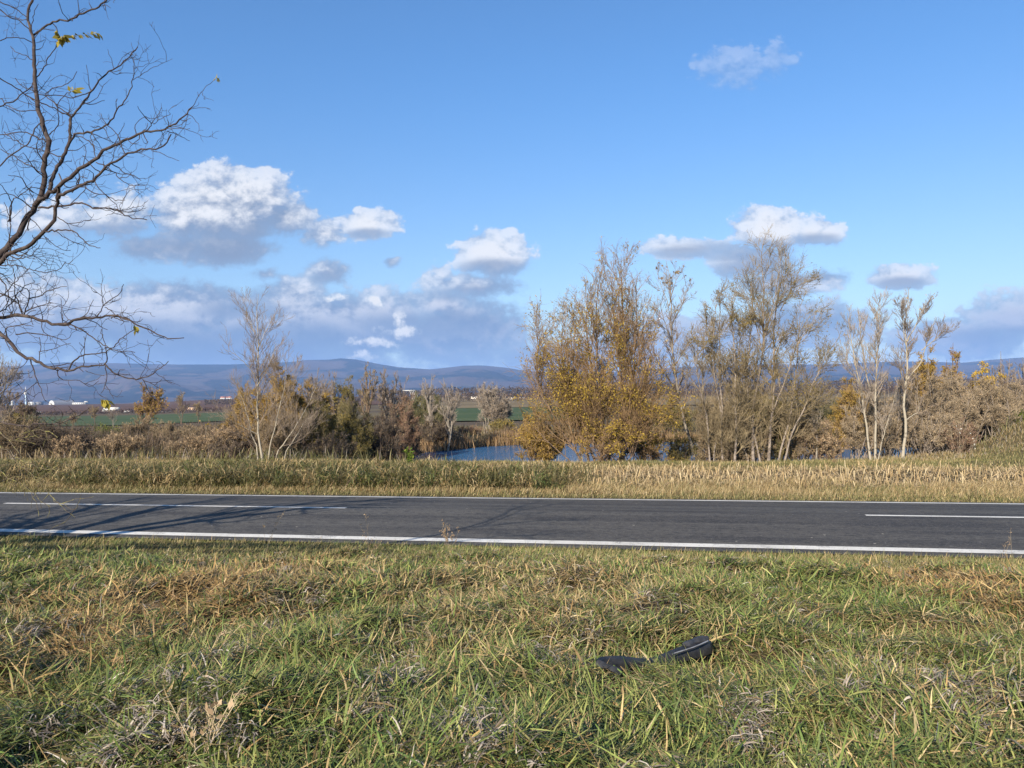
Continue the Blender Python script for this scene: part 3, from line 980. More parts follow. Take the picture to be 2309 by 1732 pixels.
# birches on the right
tree_px('birch_tree', 'clump of three slender white birch trunks with tufts of orange leaves at the top', 'tree', 36.,
        [[(1963, 1040), (1955.5, 977), (1949.5, 931.5), (1943.4, 877), (1931, 823), (1922, 769), (1913, 705)],
         [(1973.6, 1041), (1972, 946.6), (1970.6, 901), (1972, 850), (1973.6, 796), (1975, 735.6), (1978, 662)],
         [(1970.6, 905), (1963, 877), (1958.5, 823), (1955, 769), (1955, 714), (1957, 690)],
         [(1979.6, 1039), (1991.6, 955.6), (2000, 915), (2006, 880)], [(1946, 890), (1930, 850), (1912, 815), (1902, 780)],
         [(1973, 820), (1990, 770), (1998, 730), (2000, 690)], [(1975, 760), (1966, 710), (1962, 680)]],
        [(.055, .008), (.06, .007), (.04, .007), (.03, .008), (.02, .006), (.022, .006), (.02, .005)],
        spec_bare(BK_WHITE, TW_PALE, 64, 600, 3000, 1.4, [dict(n=110, size=.12, asp=.6, mat=LF_ORANGE, clump=6, pick=lambda p, H, r: ((p[:, 2] > H * .70) & (p[:, 2] < H * .84) & (p[:, 0] < .1)) * 1.)], ang=(24, 52), lift=.12, t0=.3), GB, 6)
tree_px('birch_tree', 'single white-trunked tree with dark forked limbs, right of the birch clump', 'tree', 35.5,
        [[(2035, 1036), (2039, 1000), (2043, 977), (2043, 946.6), (2038, 907), (2041, 880), (2043, 865), (2047, 826), (2046, 781), (2043, 735.6), (2049, 690), (2052, 650)],
         [(2046, 856), (2058, 838), (2070, 823), (2079, 781), (2088, 745), (2094, 716)], [(2043, 947), (2058, 938), (2072, 930), (2078, 895)],
         [(2046, 790), (2030, 750), (2022, 715), (2014, 690)], [(2041, 872), (2028, 850), (2018, 826), (2012, 800)], [(2045, 770), (2064, 730), (2076, 700), (2082, 680)],
         [(2078, 790), (2100, 765), (2116, 740)], [(2043, 740), (2034, 705), (2036, 680)]],
        [(.072, .007), (.030, .006), (.022, .006), (.022, .005), (.028, .006), (.03, .006), (.022, .006), (.02, .005)],
        spec_bare(BK_WHITE, TW_GREY, 60, 520, 2400, 1.2, [dict(n=60, size=.1, asp=.7, mat=LF_ORANGE, pick=top, clump=5)], ang=(25, 55), lift=.10, t0=.35), GB, 7)


# ------------------------------------------------------------------ shrubs and the other trees, each seen at its own place
def auto(kind, label, px, Y, top_py, wpx, name=None, cat=None, group=None, seed=0, lean=0.0, leaves=None, dens=1.0, sink=0.0):
    rg = np.random.default_rng(300 + seed)
    d = ray(px, 900)
    X = d[0] * Y
    zb = gz(X, Y) - .05 - sink
    ztop = at(px, top_py, Y)[2]
    H = max(ztop - zb, .5)
    Wd = wpx / F0 * Y
    if KIND[kind][3] == 'bush': H *= 1.13; Wd *= 1.15
    base = np.array([X, Y, zb])
    bark, twig, lvs, shape = KIND[kind]
    fs = max(1.0, Y / 42.)            # far things need no hair-thin twigs
    if shape == 'tree':
        ns = rg.integers(1, 3)
        stems, rad = [], []
        for k in range(ns):
            e = np.array([rg.uniform(-.12, .12) * Wd + lean * H, rg.uniform(-.2, .2) * Wd, H * (1 if k == 0 else rg.uniform(.7, .95))])
            b = np.array([rg.uniform(-.04, .04) * Wd, 0, 0])
            mid = (b + e) / 2 + rg.normal(0, .035 * H, 3) * np.array([1, 1, .3])
            stems.append(spline([b, mid, e], 10)); rad.append((.0115 * H + .01, .008 * fs))
        for k in range(int(5 + 3 * rg.random())):
            tb = rg.uniform(.3, .65); p = stems[0][int(tb * 9)]
            a_ = rg.uniform(0, 6.28); rr = Wd * rg.uniform(.25, .45)
            e = p + np.array([rr * math.cos(a_), rr * math.sin(a_) * .8, (H - p[2]) * rg.uniform(.5, .9)])
            stems.append(spline([p, (p * .45 + e * .55) + np.array([math.cos(a_), math.sin(a_), -.3]) * rr * .15, e], 8)); rad.append((.006 * H + .008, .006 * fs))
        sp = spec_bare(bark, twig, int(36 * dens), int(420 * dens), int(2300 * dens), Wd * .48, ang=(28, 60), rm=.0068 * fs, t0=.25)
    else:
        ns = int(24 + 8 * rg.random())
        stems, rad = [], []
        for k in range(ns):
            a_ = rg.uniform(0, 6.28); rr = .5 * math.sqrt(rg.uniform(.01, 1.))
            hh = H * (1.0 if k == 0 else rg.uniform(.74, 1.02)) * (math.sqrt(max(0., 1 - (rr / .56) ** 2)) * .62 + .38)
            if k == 0: rr *= .3; hh = H
            b = np.array([Wd * .24 * rg.uniform(-1, 1), Wd * .16 * rg.uniform(-1, 1), 0])
            e = np.array([Wd * rr * math.cos(a_) * .92 + lean * hh, Wd * rr * math.sin(a_) * .7, hh * .93])
            stems.append(spline([b, b * .5 + e * .5 + np.array([math.cos(a_), math.sin(a_), 0]) * Wd * .05 + rg.normal(0, .03 * H, 3), e], 8))
            rad.append((.004 * H + .010, .008 * fs))
        area = Wd * H * .8
        k_ = np.clip(area / 8., .35, 2.0)
        sp = spec_brush(bark, twig, int(190 * dens * k_ ** .6), int(1500 * dens * k_ ** .8), int(6000 * dens * k_), max(Wd, .5 * H) * .22, t0=.30, rm=.0085 * fs, ang=(22, 65), lift=.05)
        sp['stem_part'] = 'stems'
        dens = dens * k_
    sp['leaves'] = [dict(l, n=int(l['n'] * dens), size=l['size'] * fs ** .8) for l in (lvs if leaves is None else leaves)]
    nm = name or ('bare_tree' if shape == 'tree' else 'shrub')
    return build_tree(nm, label, cat or ('tree' if shape == 'tree' else 'shrub'), base, stems, rad, sp, group, 700 + seed)


def L(n, size, mat, **k): return dict(n=n, size=size, mat=mat, **k)


KIND = dict(
    pale=(BK_PALE, TW_PALE, [], 'tree'), grey=(BK_GREY, TW_GREY, [], 'tree'), brown=(BK_BROWN, TW_BROWN, [L(1155, .08, LF_BROWN)], 'tree'),
    rust=(BK_BROWN, TW_RED, [L(2970, .09, LF_ORANGE)], 'tree'),
    b_dark=(BK_BROWN, TW_DARK, [L(1650, .08, LF_BROWN)], 'bush'), b_brown=(BK_BROWN, TW_BROWN, [L(2970, .08, LF_BROWN)], 'bush'),
    b_orange=(BK_BROWN, TW_AMBER, [L(12000, .085, LF_ORANGE, clump=2)], 'bush'), b_gold=(BK_BROWN, TW_GOLD, [L(5610, .085, LF_GOLD, clump=3)], 'bush'),
    b_tan=(BK_BROWN, TW_BROWN, [L(4950, .09, LF_TAN, hang=.5)], 'bush'), b_olive=(BK_BROWN, TW_OLIVE, [L(5610, .08, LF_OLIVE, clump=3)], 'bush'),
    b_red=(BK_BROWN, TW_RED, [L(1650, .07, LF_BROWN)], 'bush'), b_grey=(BK_GREY, TW_TAN, [L(1500, .075, LF_TAN)], 'bush'),
    b_pale=(BK_PALE, TW_PALE, [L(660, .07, LF_TAN)], 'bush'), b_yellow=(BK_BROWN, TW_BROWN, [L(4950, .09, LF_YELLOW, clump=4)], 'bush'),
    b_green=(BK_BROWN, TW_OLIVE, [L(8580, .09, LF_GREEN)], 'bush'), b_ggreen=(BK_GREY, TW_OLIVE, [L(8580, .08, LF_GGREEN, asp=.3)], 'bush'),
)
GS = 'shrubs round the pond'
GT = 'trees round the pond'
LIST = [
    # kind, label, px, distance, top, width
    ('pale', 'pale leafless tree cut by the photo edge, behind the low overhanging branch', -8, 46, 792, 120, GT),
    ('grey', 'thin grey tree at the photo edge beside the pale leafless one', 24, 60, 868, 60, GT),
    ('b_dark', 'dark round bush beside the brown field, below the water tower', 58, 92, 908, 60, GS),
    ('b_olive', 'olive yellow bush in front of the dark round bush', 30, 74, 922, 60, GS),
    ('b_ggreen', 'small grey-green bush at the near corner of the green field', 72, 70, 932, 44, GS),
    ('b_dark', 'wide dark leafless shrub at the left end of the far bank', 118, 47, 958, 170, GS),
    ('b_brown', 'brown shrub at the photo edge behind the drooping lichen branch', 20, 46, 948, 130, GS),
    ('b_tan', 'tan dry shrub low between two dark shrubs at left', 155, 44, 986, 70, GS),
    ('b_dark', 'low black-brown shrub behind the tan dry shrub', 195, 50, 980, 90, GS),
    ('b_green', 'weedy olive-green mound of bushes behind the dark shrubs at left', 225, 66, 966, 90, GS),
    ('b_tan', 'pinkish tan thicket left of the rust-brown tree', 268, 46, 984, 110, GS),
    ('rust', 'rust-brown bushy tree standing before the green field at left', 322, 60, 872, 84, GT),
    ('b_brown', 'brown shrub at the foot of the rust-brown tree', 330, 56, 950, 110, GS),
    ('b_brown', 'dark brown shrub between the rust tree and the bright yellow bush', 402, 52, 962, 100, GS),
    ('b_tan', 'tan reedy shrub in front of the bright yellow bush', 440, 46, 985, 110, GS),
    ('b_yellow', 'small bright yellow bush left of the tall white-stemmed tree', 467, 58, 944, 50, GS),
    ('b_dark', 'low dark tangle left of the tall white-stemmed tree', 512, 42.5, 996, 90, GS),
    ('b_tan', 'tan bush against the left side of the tall white-stemmed tree', 512, 47, 955, 80, GS),
    ('b_orange', 'brown-orange shrub directly behind the main white stem', 556, 48, 874, 100, GS),
    ('b_orange', 'tallest orange-brown shrub, right behind the white-stemmed tree', 622, 47, 838, 124, GS),
    ('b_brown', 'dull brown shrub under the leaning white stems', 640, 44, 925, 130, GS),
    ('b_orange', 'russet shrub right of the leaning white stems', 690, 50, 868, 110, GS),
    ('b_olive', 'yellow-olive rounded bush past the last leaning white stem', 718, 45, 908, 84, GS),
    ('b_dark', 'low dark brush under the yellow-olive bush', 745, 43.5, 985, 110, GS),
    ('grey', 'grey bare tree behind the russet shrub', 716, 58, 830, 64, GT),
    ('grey', 'bare grey tree second behind the russet shrub, with a forked trunk', 756, 62, 836, 64, GT),
    ('b_olive', 'olive-brown shrub centre of the left-hand thicket', 785, 49, 868, 110, GS),
    ('brown', 'upright narrow grey-brown tree rising highest from the left-hand thicket', 829, 56, 816, 50, GT),
    ('grey', 'bare tree with dark limbs right of the narrow upright one', 866, 58, 826, 56, GT),
    ('grey', 'spreading bare tree beside the white steel frame', 902, 60, 834, 70, GT),
    ('b_dark', 'dark thicket bush overhanging the left end of the water', 848, 49, 915, 130, GS),
    ('b_red', 'reddish brown bush in front of the white steel frame', 906, 57, 884, 76, GS),
    ('b_olive', 'olive drab bush low by the left shore of the pond', 806, 47, 955, 100, GS),
    ('b_dark', 'black-brown brush low at the left shore of the pond', 890, 58, 958, 110, GS),
    ('b_ggreen', 'grey-green willow bush behind two pale slim trunks', 965, 72, 896, 110, GS),
    ('b_dark', 'dark shrub at the water edge under the pale slim trunks', 975, 68, 950, 110, GS),
    ('pale', 'slim pale tree on the far shore, the left of a pair', 976, 67, 842, 56, GT),
    ('pale', 'pale forked tree on the far shore, the right of a pair', 1002, 66, 850, 62, GT),
    ('b_pale', 'pale feathery tall bush alone on the far shore before the green field', 1112, 80, 866, 84, GS),
    ('b_olive', 'dark olive bush at the foot of the pale feathery one', 1136, 78, 950, 62, GS),
    ('b_red', 'low dark red-brown shrub behind the reeds', 1060, 77, 968, 70, GS),
    ('b_dark', 'small dark shrub at the far waterline near the golden willow', 1165, 76, 968, 60, GS),
    ('b_orange', 'russet skirt of brush at the left foot of the golden willow', 1216, 38, 925, 110, GS),
    ('b_gold', 'golden low brush at the right foot of the golden willow', 1450, 37, 940, 110, GS),
    ('b_gold', 'yellow-leaved brush below the middle stems of the golden willow', 1370, 35.6, 960, 130, GS),
    ('b_olive', 'olive bush on the far shore seen past the aspen', 1520, 78, 915, 90, GS),
    ('b_brown', 'brown bush on the far shore behind the half-bare willow', 1612, 80, 905, 100, GS),
    ('b_olive', 'olive bush on the far shore behind the tallest tree', 1716, 80, 900, 110, GS),
    ('b_ggreen', 'green-grey bush on the far shore right of the tallest tree', 1880, 78, 905, 80, GS),
    ('b_orange', 'orange-brown tall bush left of the birch clump', 1918, 62, 858, 80, GS),
    ('b_tan', 'low tan bush on the far shore beside the orange-brown one', 1840, 76, 962, 90, GS),
    ('b_brown', 'brown undergrowth bush below the half-bare willow', 1618, 37, 935, 120, GS),
    ('b_brown', 'brown undergrowth bush at the left of the tallest tree', 1690, 37.4, 925, 110, GS),
    ('b_olive', 'olive undergrowth bush in the middle of the tallest tree', 1742, 38, 905, 110, GS),
    ('b_brown', 'brown undergrowth bush at the right of the tallest tree', 1796, 37.6, 925, 100, GS),
    ('pale', 'thin leaning pale sapling right of the tallest tree', 1838, 37, 880, 50, GT),
    ('b_grey', 'pale tan brush around the birch clump', 1950, 38, 882, 120, GS),
    ('b_grey', 'pale tan brush between the birch clump and the single white trunk', 2006, 39, 862, 100, GS),
    ('b_grey', 'tall tan brush behind the single white trunk', 2070, 41, 826, 125, GS),
    ('b_orange', 'brush with orange top right of the single white trunk', 2098, 45, 806, 90, GS),
    ('b_grey', 'tan brush low to the right of the single white trunk', 2100, 37.5, 930, 110, GS),
    ('b_olive', 'low olive bush on the bank between the aspen foot and the half-bare willow', 1545, 38.6, 968, 100, GS),
    ('b_tan', 'low straw-coloured bush on the bank right of the thin leaning sapling', 1868, 37.2, 965, 90, GS),
    ('b_grey', 'tan twiggy bush at the bank below the tallest tree', 1665, 37.2, 950, 110, GS),
    ('rust', 'narrow upright tree with reddish tips above the right-hand thicket', 2142, 44, 774, 62, GT),
    ('b_grey', 'tall tan brush under the tree with reddish tips', 2150, 42, 838, 130, GS),
    ('b_red', 'dark purplish-brown bush low in the right-hand thicket', 2172, 36.6, 952, 80, GS),
    ('b_yellow', 'yellow-leaved bush standing in the right-hand thicket', 2204, 44, 822, 84, GS),
    ('b_grey', 'tan thicket bush below the yellow-leaved one', 2222, 40, 862, 130, GS),
    ('grey', 'bare pointed tree behind the yellow-leaved bush', 2258, 48, 792, 56, GT),
    ('b_yellow', 'second yellow-flecked bush, nearer the right photo edge', 2254, 41.5, 846, 66, GS),
    ('grey', 'bare brownish tree cut by the right photo edge', 2300, 46, 806, 70, GT),
    ('b_grey', 'tan brush on top of the grassy mound', 2276, 42, 852, 130, GS),
    ('b_green', 'small dark green bush at the right photo edge on the mound', 2306, 40.5, 928, 46, GS),
    ('b_grey', 'tan thicket brush behind the dark purplish-brown bush', 2140, 40, 872, 120, GS),
]
for k, (kind, lab, px, Y, tp, wp, grp_) in enumerate(LIST):
    auto(kind, lab, px, Y, tp, wp, group=grp_, seed=k)

GF = 'small trees at the edge of the green field'
for k, (px, tp, wp, lab) in enumerate([
        (164, 936, 26, 'tiny bare tree at the left of the row before the green field'),
        (215, 914, 26, 'tall thin bare tree in the row before the green field'),
        (255, 924, 36, 'bushy bare tree standing below the white truck'),
        (407, 888, 44, 'largest bare tree in the row before the green field'),
        (448, 906, 30, 'bare tree at the right end of the row before the green field')]):
    auto('brown' if k != 2 else 'grey', lab, px, 235, tp, wp, group=GF, seed=100 + k, dens=.6)

# ------------------------------------------------------------------ grass
BLADE = m_blade('grass_blade', .14)


def blades(name, X, Y, Z, length, width, az, tilt, bend, col, seg=4, mat=None, kind='stuff', **props):
    """one strip per blade: root at X,Y,Z, leaning by tilt towards az and bending further by bend"""
    n = len(X)
    P = np.empty((n, seg + 1, 3)); P[:, 0] = np.stack([X, Y, Z], -1)
    ca, sa = np.cos(az), np.sin(az)
    ph = tilt.copy()
    for k in range(seg):
        dz = np.cos(ph); dh = np.sin(ph)
        P[:, k + 1] = P[:, k] + np.stack([ca * dh, sa * dh, dz], -1) * (length / seg)[:, None]
        ph = ph + bend / seg
        az2 = rng.normal(0, .12, n); ca, sa = ca * np.cos(az2) - sa * np.sin(az2), sa * np.cos(az2) + ca * np.sin(az2)
    k = np.linspace(0, 1, seg + 1)
    prof = np.minimum(1, .55 + 1.6 * k) * np.clip((1 - k) / .55, 0, 1) ** .8
    sd_ = np.stack([-np.sin(az), np.cos(az), np.zeros(n)], -1)
    sd_ = nrm(sd_ + rng.normal(0, .35, (n, 3)))
    wv_ = sd_[:, None, :] * (width[:, None] * prof[None, :] * .5)[:, :, None]
    Vv = np.stack([P[:, :-1] - wv_[:, :-1], P[:, :-1] + wv_[:, :-1]], 2).reshape(n, seg * 2, 3)
    Vv = np.concatenate([Vv, P[:, -1:]], 1)
    nv_ = seg * 2 + 1
    o = (np.arange(n) * nv_)[:, None]
    q = np.concatenate([o + np.array([[2 * j, 2 * j + 1, 2 * j + 3, 2 * j + 2]]) for j in range(seg - 1)], 0)
    tr_ = o + np.array([[2 * seg - 2, 2 * seg - 1, 2 * seg]])
    tint = np.repeat(col[:, None, :], nv_, 1).reshape(-1, 3)
    return obj(name, mesh_np(name, Vv, [q, tr_], mat or BLADE, True, tint), kind=kind, **props)


GREEN = np.array([(.135, .20, .046), (.07, .11, .032), (.215, .25, .068), (.33, .335, .105)])
STRAW = np.array([(.46, .345, .16), (.38, .27, .12), (.54, .43, .235), (.30, .20, .09)])
GREY = np.array([(.47, .40, .32), (.34, .28, .22), (.60, .53, .44), (.23, .18, .14)])
OLIVE = np.array([(.16, .155, .05), (.22, .20, .075), (.12, .125, .04), (.28, .24, .10)])
GOLD = np.array([(.46, .30, .12), (.38, .24, .095), (.55, .39, .18), (.28, .17, .075)])


def tone(pal, n):
    a_ = pal[rng.integers(0, len(pal), n)]; b_ = pal[rng.integers(0, len(pal), n)]
    k = rng.random((n, 1))
    return (a_ * k + b_ * (1 - k)) * rng.uniform(.45, .98, (n, 1))


# patches of dry, grey and lying grass, sighted and laid on the slope as ovals
ZONES = []
for (px, py, rx, ry, kind, wt) in [
        (480, 1320, 160, 55, 'gold', .9), (190, 1320, 130, 45, 'gold', .8), (760, 1290, 120, 40, 'straw', .6), (1150, 1340, 300, 60, 'straw', .75), (1420, 1300, 120, 50, 'straw', .4),
        (2140, 1330, 240, 70, 'gold', .85), (2150, 1450, 260, 45, 'straw', .75), (1490, 1375, 75, 25, 'bare', 1.), (1530, 1425, 45, 18, 'bare', .8),
        (300, 1690, 170, 70, 'grey', .7), (60, 1450, 50, 40, 'grey', .8), (880, 1540, 60, 70, 'grey', .7), (480, 1500, 60, 90, 'grey', .55), (1240, 1500, 60, 50, 'grey', .6),
        (1700, 1640, 60, 80, 'grey', .7), (1720, 1700, 50, 60, 'grey', .7), (1080, 1670, 60, 60, 'grey', .6), (820, 1640, 60, 60, 'grey', .5), (2110, 1560, 70, 40, 'grey', .6), (640, 1400, 140, 35, 'straw', .6),
        (850, 1330, 100, 45, 'lush', .9), (1580, 1340, 70, 40, 'lush', .9), (1820, 1330, 90, 45, 'lush', .9), (620, 1470, 120, 50, 'lush', .5), (110, 1450, 120, 50, 'lush', .5), (1180, 1440, 120, 50, 'lush', .5), (1360, 1610, 200, 60, 'lush', .5)]:
    x, y = hit(px, py); x2, _ = hit(px + rx, py); _, y2 = hit(px, py - ry)
    ZONES.append((x, y, abs(x2 - x), max(abs(y2 - y), .15), kind, wt))


def zone_w(X, Y, kind):
    w_ = np.zeros(len(X))
    for (x, y, ax, ay, kd, wt) in ZONES:
        if kd == kind:
            rr = ((X - x) / ax) ** 2 + ((Y - y) / ay) ** 2
            w_ = np.maximum(w_, wt * np.exp(-rr ** 1.5 * .8))
    return w_


# --- near bank: tussocks of long matted blades
nc = 56000
cy_ = 2.0 + 11.8 * rng.random(nc) ** 1.25
cx_ = rng.uniform(-1, 1, nc) * (cy_ * .72 + 3.4)
s_, t_ = to_st(cx_, cy_)
ok = s_ < 13.2
cx_, cy_, s_ = cx_[ok], cy_[ok], s_[ok]; nc = len(cx_)
wG, wS, wGr, wB, wL = (zone_w(cx_, cy_, k) for k in ('gold', 'straw', 'grey', 'bare', 'lush'))
patchn = fbm(cx_, cy_, .55, 21, 3)
dry = np.clip((patchn - .52) * 2.4 + .18 + .25 * np.clip((cy_ - 6.5) / 4, 0, 1), 0.04, .75)
u_ = rng.random(nc)
ctype = np.zeros(nc, int)                                       # 0 green 1 straw 2 grey 3 gold 4 lush
ctype[u_ < dry * .55] = 1
ctype[u_ < dry * .25] = 2
u_ = rng.random(nc)
ctype = np.where(u_ < wL, 4, ctype); ctype = np.where(rng.random(nc) < wS * .8, 1, ctype); ctype = np.where(rng.random(nc) < wG * .9, 3, ctype); ctype = np.where(rng.random(nc) < wGr * .75, 2, ctype)
keepc = rng.random(nc) > wB * 1.0
cx_, cy_, s_, ctype = cx_[keepc], cy_[keepc], s_[keepc], ctype[keepc]; nc = len(cx_)
cl_az = 2 * math.pi * fbm(cx_, cy_, .45, 31, 2) * 2.2 + rng.normal(0, .8, nc)   # the mat is combed by the wind
nb = rng.integers(6, 17, nc)
I = np.repeat(np.arange(nc), nb); n = len(I)
spread = np.where(ctype[I] == 2, .045, .07)
bx = cx_[I] + rng.normal(0, 1, n) * spread; by = cy_[I] + rng.normal(0, 1, n) * spread
short = np.clip((13.6 - s_[I]) / 3.2, .45, 1)
ln = rng.uniform(.08, .22, n) * np.where(rng.random(n) < .07, 1.6, 1) * short * np.where(ctype[I] == 4, 1.2, 1) * np.where(ctype[I] == 2, .85, 1)
wd = rng.uniform(.0045, .0105, n) * np.where(rng.random(n) < .10, 1.5, 1) * np.where(ctype[I] == 4, 1.25, 1) * np.clip(by / 6, 1, 1.7)
az = np.where(rng.random(n) < .62, cl_az[I] + rng.normal(0, .7, n), rng.uniform(0, 6.28, n))
tilt = np.radians(np.clip(rng.normal(78, 22, n), 6, 112)); bend = np.radians(rng.uniform(-25, 55, n))
bend = np.where(ctype[I] == 2, np.radians(rng.uniform(40, 110, n)), bend)
col = np.empty((n, 3))
for k, pal in enumerate((GREEN, STRAW, GREY, GOLD, GREEN)):
    mk = ctype[I] == k; col[mk] = tone(pal, mk.sum())
mixk = rng.random(n)
mk = mixk < .12; col[mk] = tone(STRAW, mk.sum())
mk = (mixk > .12) & (mixk < .18); col[mk] = tone(OLIVE, mk.sum())
mk = (mixk > .97); col[mk] = tone(GOLD, mk.sum())
bz = ground(bx, by) - .015 + rng.random(n) ** 1.6 * .10 * short
blades('grass', bx, by, bz, ln, wd, az, tilt, bend, col)
print('near blades', n)

# bleached tufts hanging over, some of them where the picture shows them, the rest strewn
tx, ty = [], []
for (px, py) in [(40, 1445), (60, 1455), (75, 1450), (200, 1430), (300, 1610), (330, 1640), (360, 1670), (280, 1690), (240, 1560), (310, 1560), (460, 1570), (440, 1640), (480, 1690), (520, 1700), (560, 1690), (150, 1660), (100, 1690),
                 (900, 1520), (890, 1545), (905, 1560), (1240, 1510), (1225, 1500), (1260, 1490), (835, 1610), (850, 1640), (1080, 1680), (1090, 1700), (1010, 1660), (1700, 1620), (1710, 1650), (1690, 1700), (1670, 1725),
                 (2110, 1560), (2125, 1570), (1920, 1440), (1850, 1400), (1720, 1370), (690, 1370), (720, 1380), (640, 1300), (600, 1440), (480, 1490), (490, 1530), (940, 1440), (1000, 1500), (1330, 1440), (2250, 1480)]:
    x, y = hit(px, py); tx.append(x); ty.append(y)
ne = 60
ey = 2.6 + 9.5 * rng.random(ne) ** 1.1; ex = rng.uniform(-1, 1, ne) * ey * .7
tx = np.r_[tx, ex]; ty = np.r_[ty, ey]; nt_ = len(tx)
I = np.repeat(np.arange(nt_), 30); n = len(I)
hgt = rng.uniform(.04, .15, nt_); big = np.where(np.arange(nt_) < 47, 1.15, rng.uniform(.5, 1., nt_)); taz = rng.normal(-1.2, 1.0, nt_)
bx = tx[I] + rng.normal(0, .045, n) * big[I]; by = ty[I] + rng.normal(0, .045, n) * big[I]
blades('dead_grass', bx, by, ground(bx, by) + hgt[I] * rng.uniform(.4, 1, n), rng.uniform(.06, .15, n) * big[I], rng.uniform(.005, .011, n), taz[I] + rng.normal(0, .6, n),
       np.radians(rng.uniform(30, 85, n)), np.radians(rng.uniform(40, 100, n)), tone(GREY, n) * rng.uniform(.7, 1.2, (n, 1)), seg=3)

# dead thatch lying under the tussocks
n = 60000
by = 2.0 + 11.5 * rng.random(n) ** 1.2; bx = rng.uniform(-1, 1, n) * (by * .72 + 3.4)
ok = to_st(bx, by)[0] < 13.0; bx, by = bx[ok], by[ok]; n = len(bx)
blades('thatch', bx, by, ground(bx, by) + rng.uniform(.0, .06, n), rng.uniform(.06, .2, n), rng.uniform(.003, .007, n) * np.clip(by / 6, 1, 1.6), rng.uniform(0, 6.28, n),
       np.radians(rng.uniform(65, 95, n)), np.radians(rng.uniform(-15, 25, n)), np.where(rng.random((n, 1)) < .5, tone(STRAW, n) * .8, tone(GREY, n) * .7), seg=2)

# --- mown verge along the near edge line: short olive blades leaning into the road
n = 115000
ss = 11.6 + 3.13 * rng.random(n) ** .8; tt = rng.uniform(-20, 17, n)
bx, by = from_st(ss, tt)
ok = np.abs(bx) < by * .72 + 3.5; bx, by, ss = bx[ok], by[ok], ss[ok]; n = len(bx)
pn = fbm(bx, by, .8, 41, 3)
col = tone(OLIVE, n)
mk = rng.random(n) < np.clip((pn - .35) * 1.6, .1, .75); col[mk] = tone(GREEN, mk.sum()) * .95
mk = rng.random(n) < .2; col[mk] = tone(STRAW, mk.sum())
ln = rng.uniform(.05, .15, n) * np.where(rng.random(n) < .06, 1.7, 1)
blades('verge_grass', bx, by, ground(bx, by) - .01, ln, rng.uniform(.005, .011, n), rng.normal(.5, .9, n), np.radians(np.clip(rng.normal(38, 18, n), 2, 80)), np.radians(rng.uniform(5, 60, n)), col, seg=3)

# --- far verge
n = 135000
ss = 21.93 + 4.7 * rng.random(n) ** 1.2; tt = rng.uniform(-28, 28, n)
bx, by = from_st(ss, tt)
pn = fbm(bx, by, .35, 51, 3)
col = tone(STRAW, n) * .9
mk = rng.random(n) < np.clip((pn - .4) * 1.6, .08, .55); col[mk] = tone(OLIVE, mk.sum())
mk = (ss < 22.9) & (rng.random(n) < .6); col[mk] = tone(OLIVE, mk.sum())
ln = np.where(ss < 22.8, rng.uniform(.05, .15, n), rng.uniform(.09, .28, n)) * (.5 + 1.1 * fbm(bx, by, .9, 55, 3))
ln = np.where(rng.random(n) < .02, ln * 2.2, ln)
blades('verge_grass', bx, by, ground(bx, by) - .01, ln, rng.uniform(.008, .016, n), rng.normal(.4, 1.0, n), np.radians(np.clip(rng.normal(28, 16, n), 2, 75)), np.radians(rng.uniform(10, 75, n)), col, seg=3)

# tall rank weeds on the left half of the far verge
n0 = 4200
ss = rng.uniform(23.4, 28.2, n0); tt = rng.uniform(-26, -2.2, n0)
X_, Y_ = from_st(ss, tt)
kk = rng.random(n0) < np.clip((fbm(X_, Y_, .3, 61, 2) - .25) * 3.2, .05, 1) * np.clip((-tt - 1.5) / 5., .12, 1)
X_, Y_ = X_[kk], Y_[kk]
I = np.repeat(np.arange(len(X_)), 34); n = len(I)
hc = rng.uniform(.4, 1.0, len(X_))
bx = X_[I] + rng.normal(0, .13, n); by = Y_[I] + rng.normal(0, .13, n)
cc_ = rng.random(len(X_))
col = np.where((cc_ < .55)[I][:, None], tone(OLIVE, n) * .68, np.where((cc_ < .68)[I][:, None], tone(GREEN, n) * .6, tone(STRAW, n)))
blades('tall_weeds', bx, by, ground(bx, by) + rng.random(n) * hc[I] * .55, rng.uniform(.2, .5, n) * (hc[I] + .25), rng.uniform(.012, .028, n), rng.uniform(0, 6.28, n),
       np.radians(rng.uniform(5, 60, n)), np.radians(rng.uniform(40, 140, n)), col, seg=4)

# corn stubble in rows, with chaff between
vx, qv = [], []
rows = np.arange(25.4, 31.6, .72)
P_, R_ = [], []
for r in rows:
    tt = np.arange(-9 + 1.2 * (31 - r), 30, .17)
    tt = tt + rng.normal(0, .04, len(tt)); tt = tt[rng.random(len(tt)) < .72]
    X_, Y_ = from_st(np.full(len(tt), r) + rng.normal(0, .05, len(tt)), tt)
    Z_ = ground(X_, Y_)
    h = rng.uniform(.16, .46, len(tt)); lx = rng.normal(0, .22, len(tt)); ly = rng.normal(0, .2, len(tt))
    p0 = np.stack([X_, Y_, Z_ - .03], -1); p1 = p0 + np.stack([lx * h, ly * h, h], -1)
    P_.append(np.stack([p0, (p0 + p1) / 2, p1], 1)); R_.append(np.repeat(rng.uniform(.010, .017, (len(tt), 1)), 3, 1))
P_ = np.concatenate(P_); R_ = np.concatenate(R_)
v, q = tubes(P_, R_, 5)
tc_ = np.repeat(tone(np.array([(.56, .42, .22), (.48, .34, .17), (.62, .50, .30)]), len(P_)), 15, 0)
obj('corn_stubble', mesh_np('corn_stubble', v, q, BLADE, True, tc_), kind='stuff')
n = 26000
ss = rng.uniform(24.8, 31.8, n); tt = rng.uniform(-10, 30, n)
ok = tt > -9 + 1.3 * (31 - ss); ss, tt = ss[ok], tt[ok]; n = len(ss)
bx, by = from_st(ss, tt)
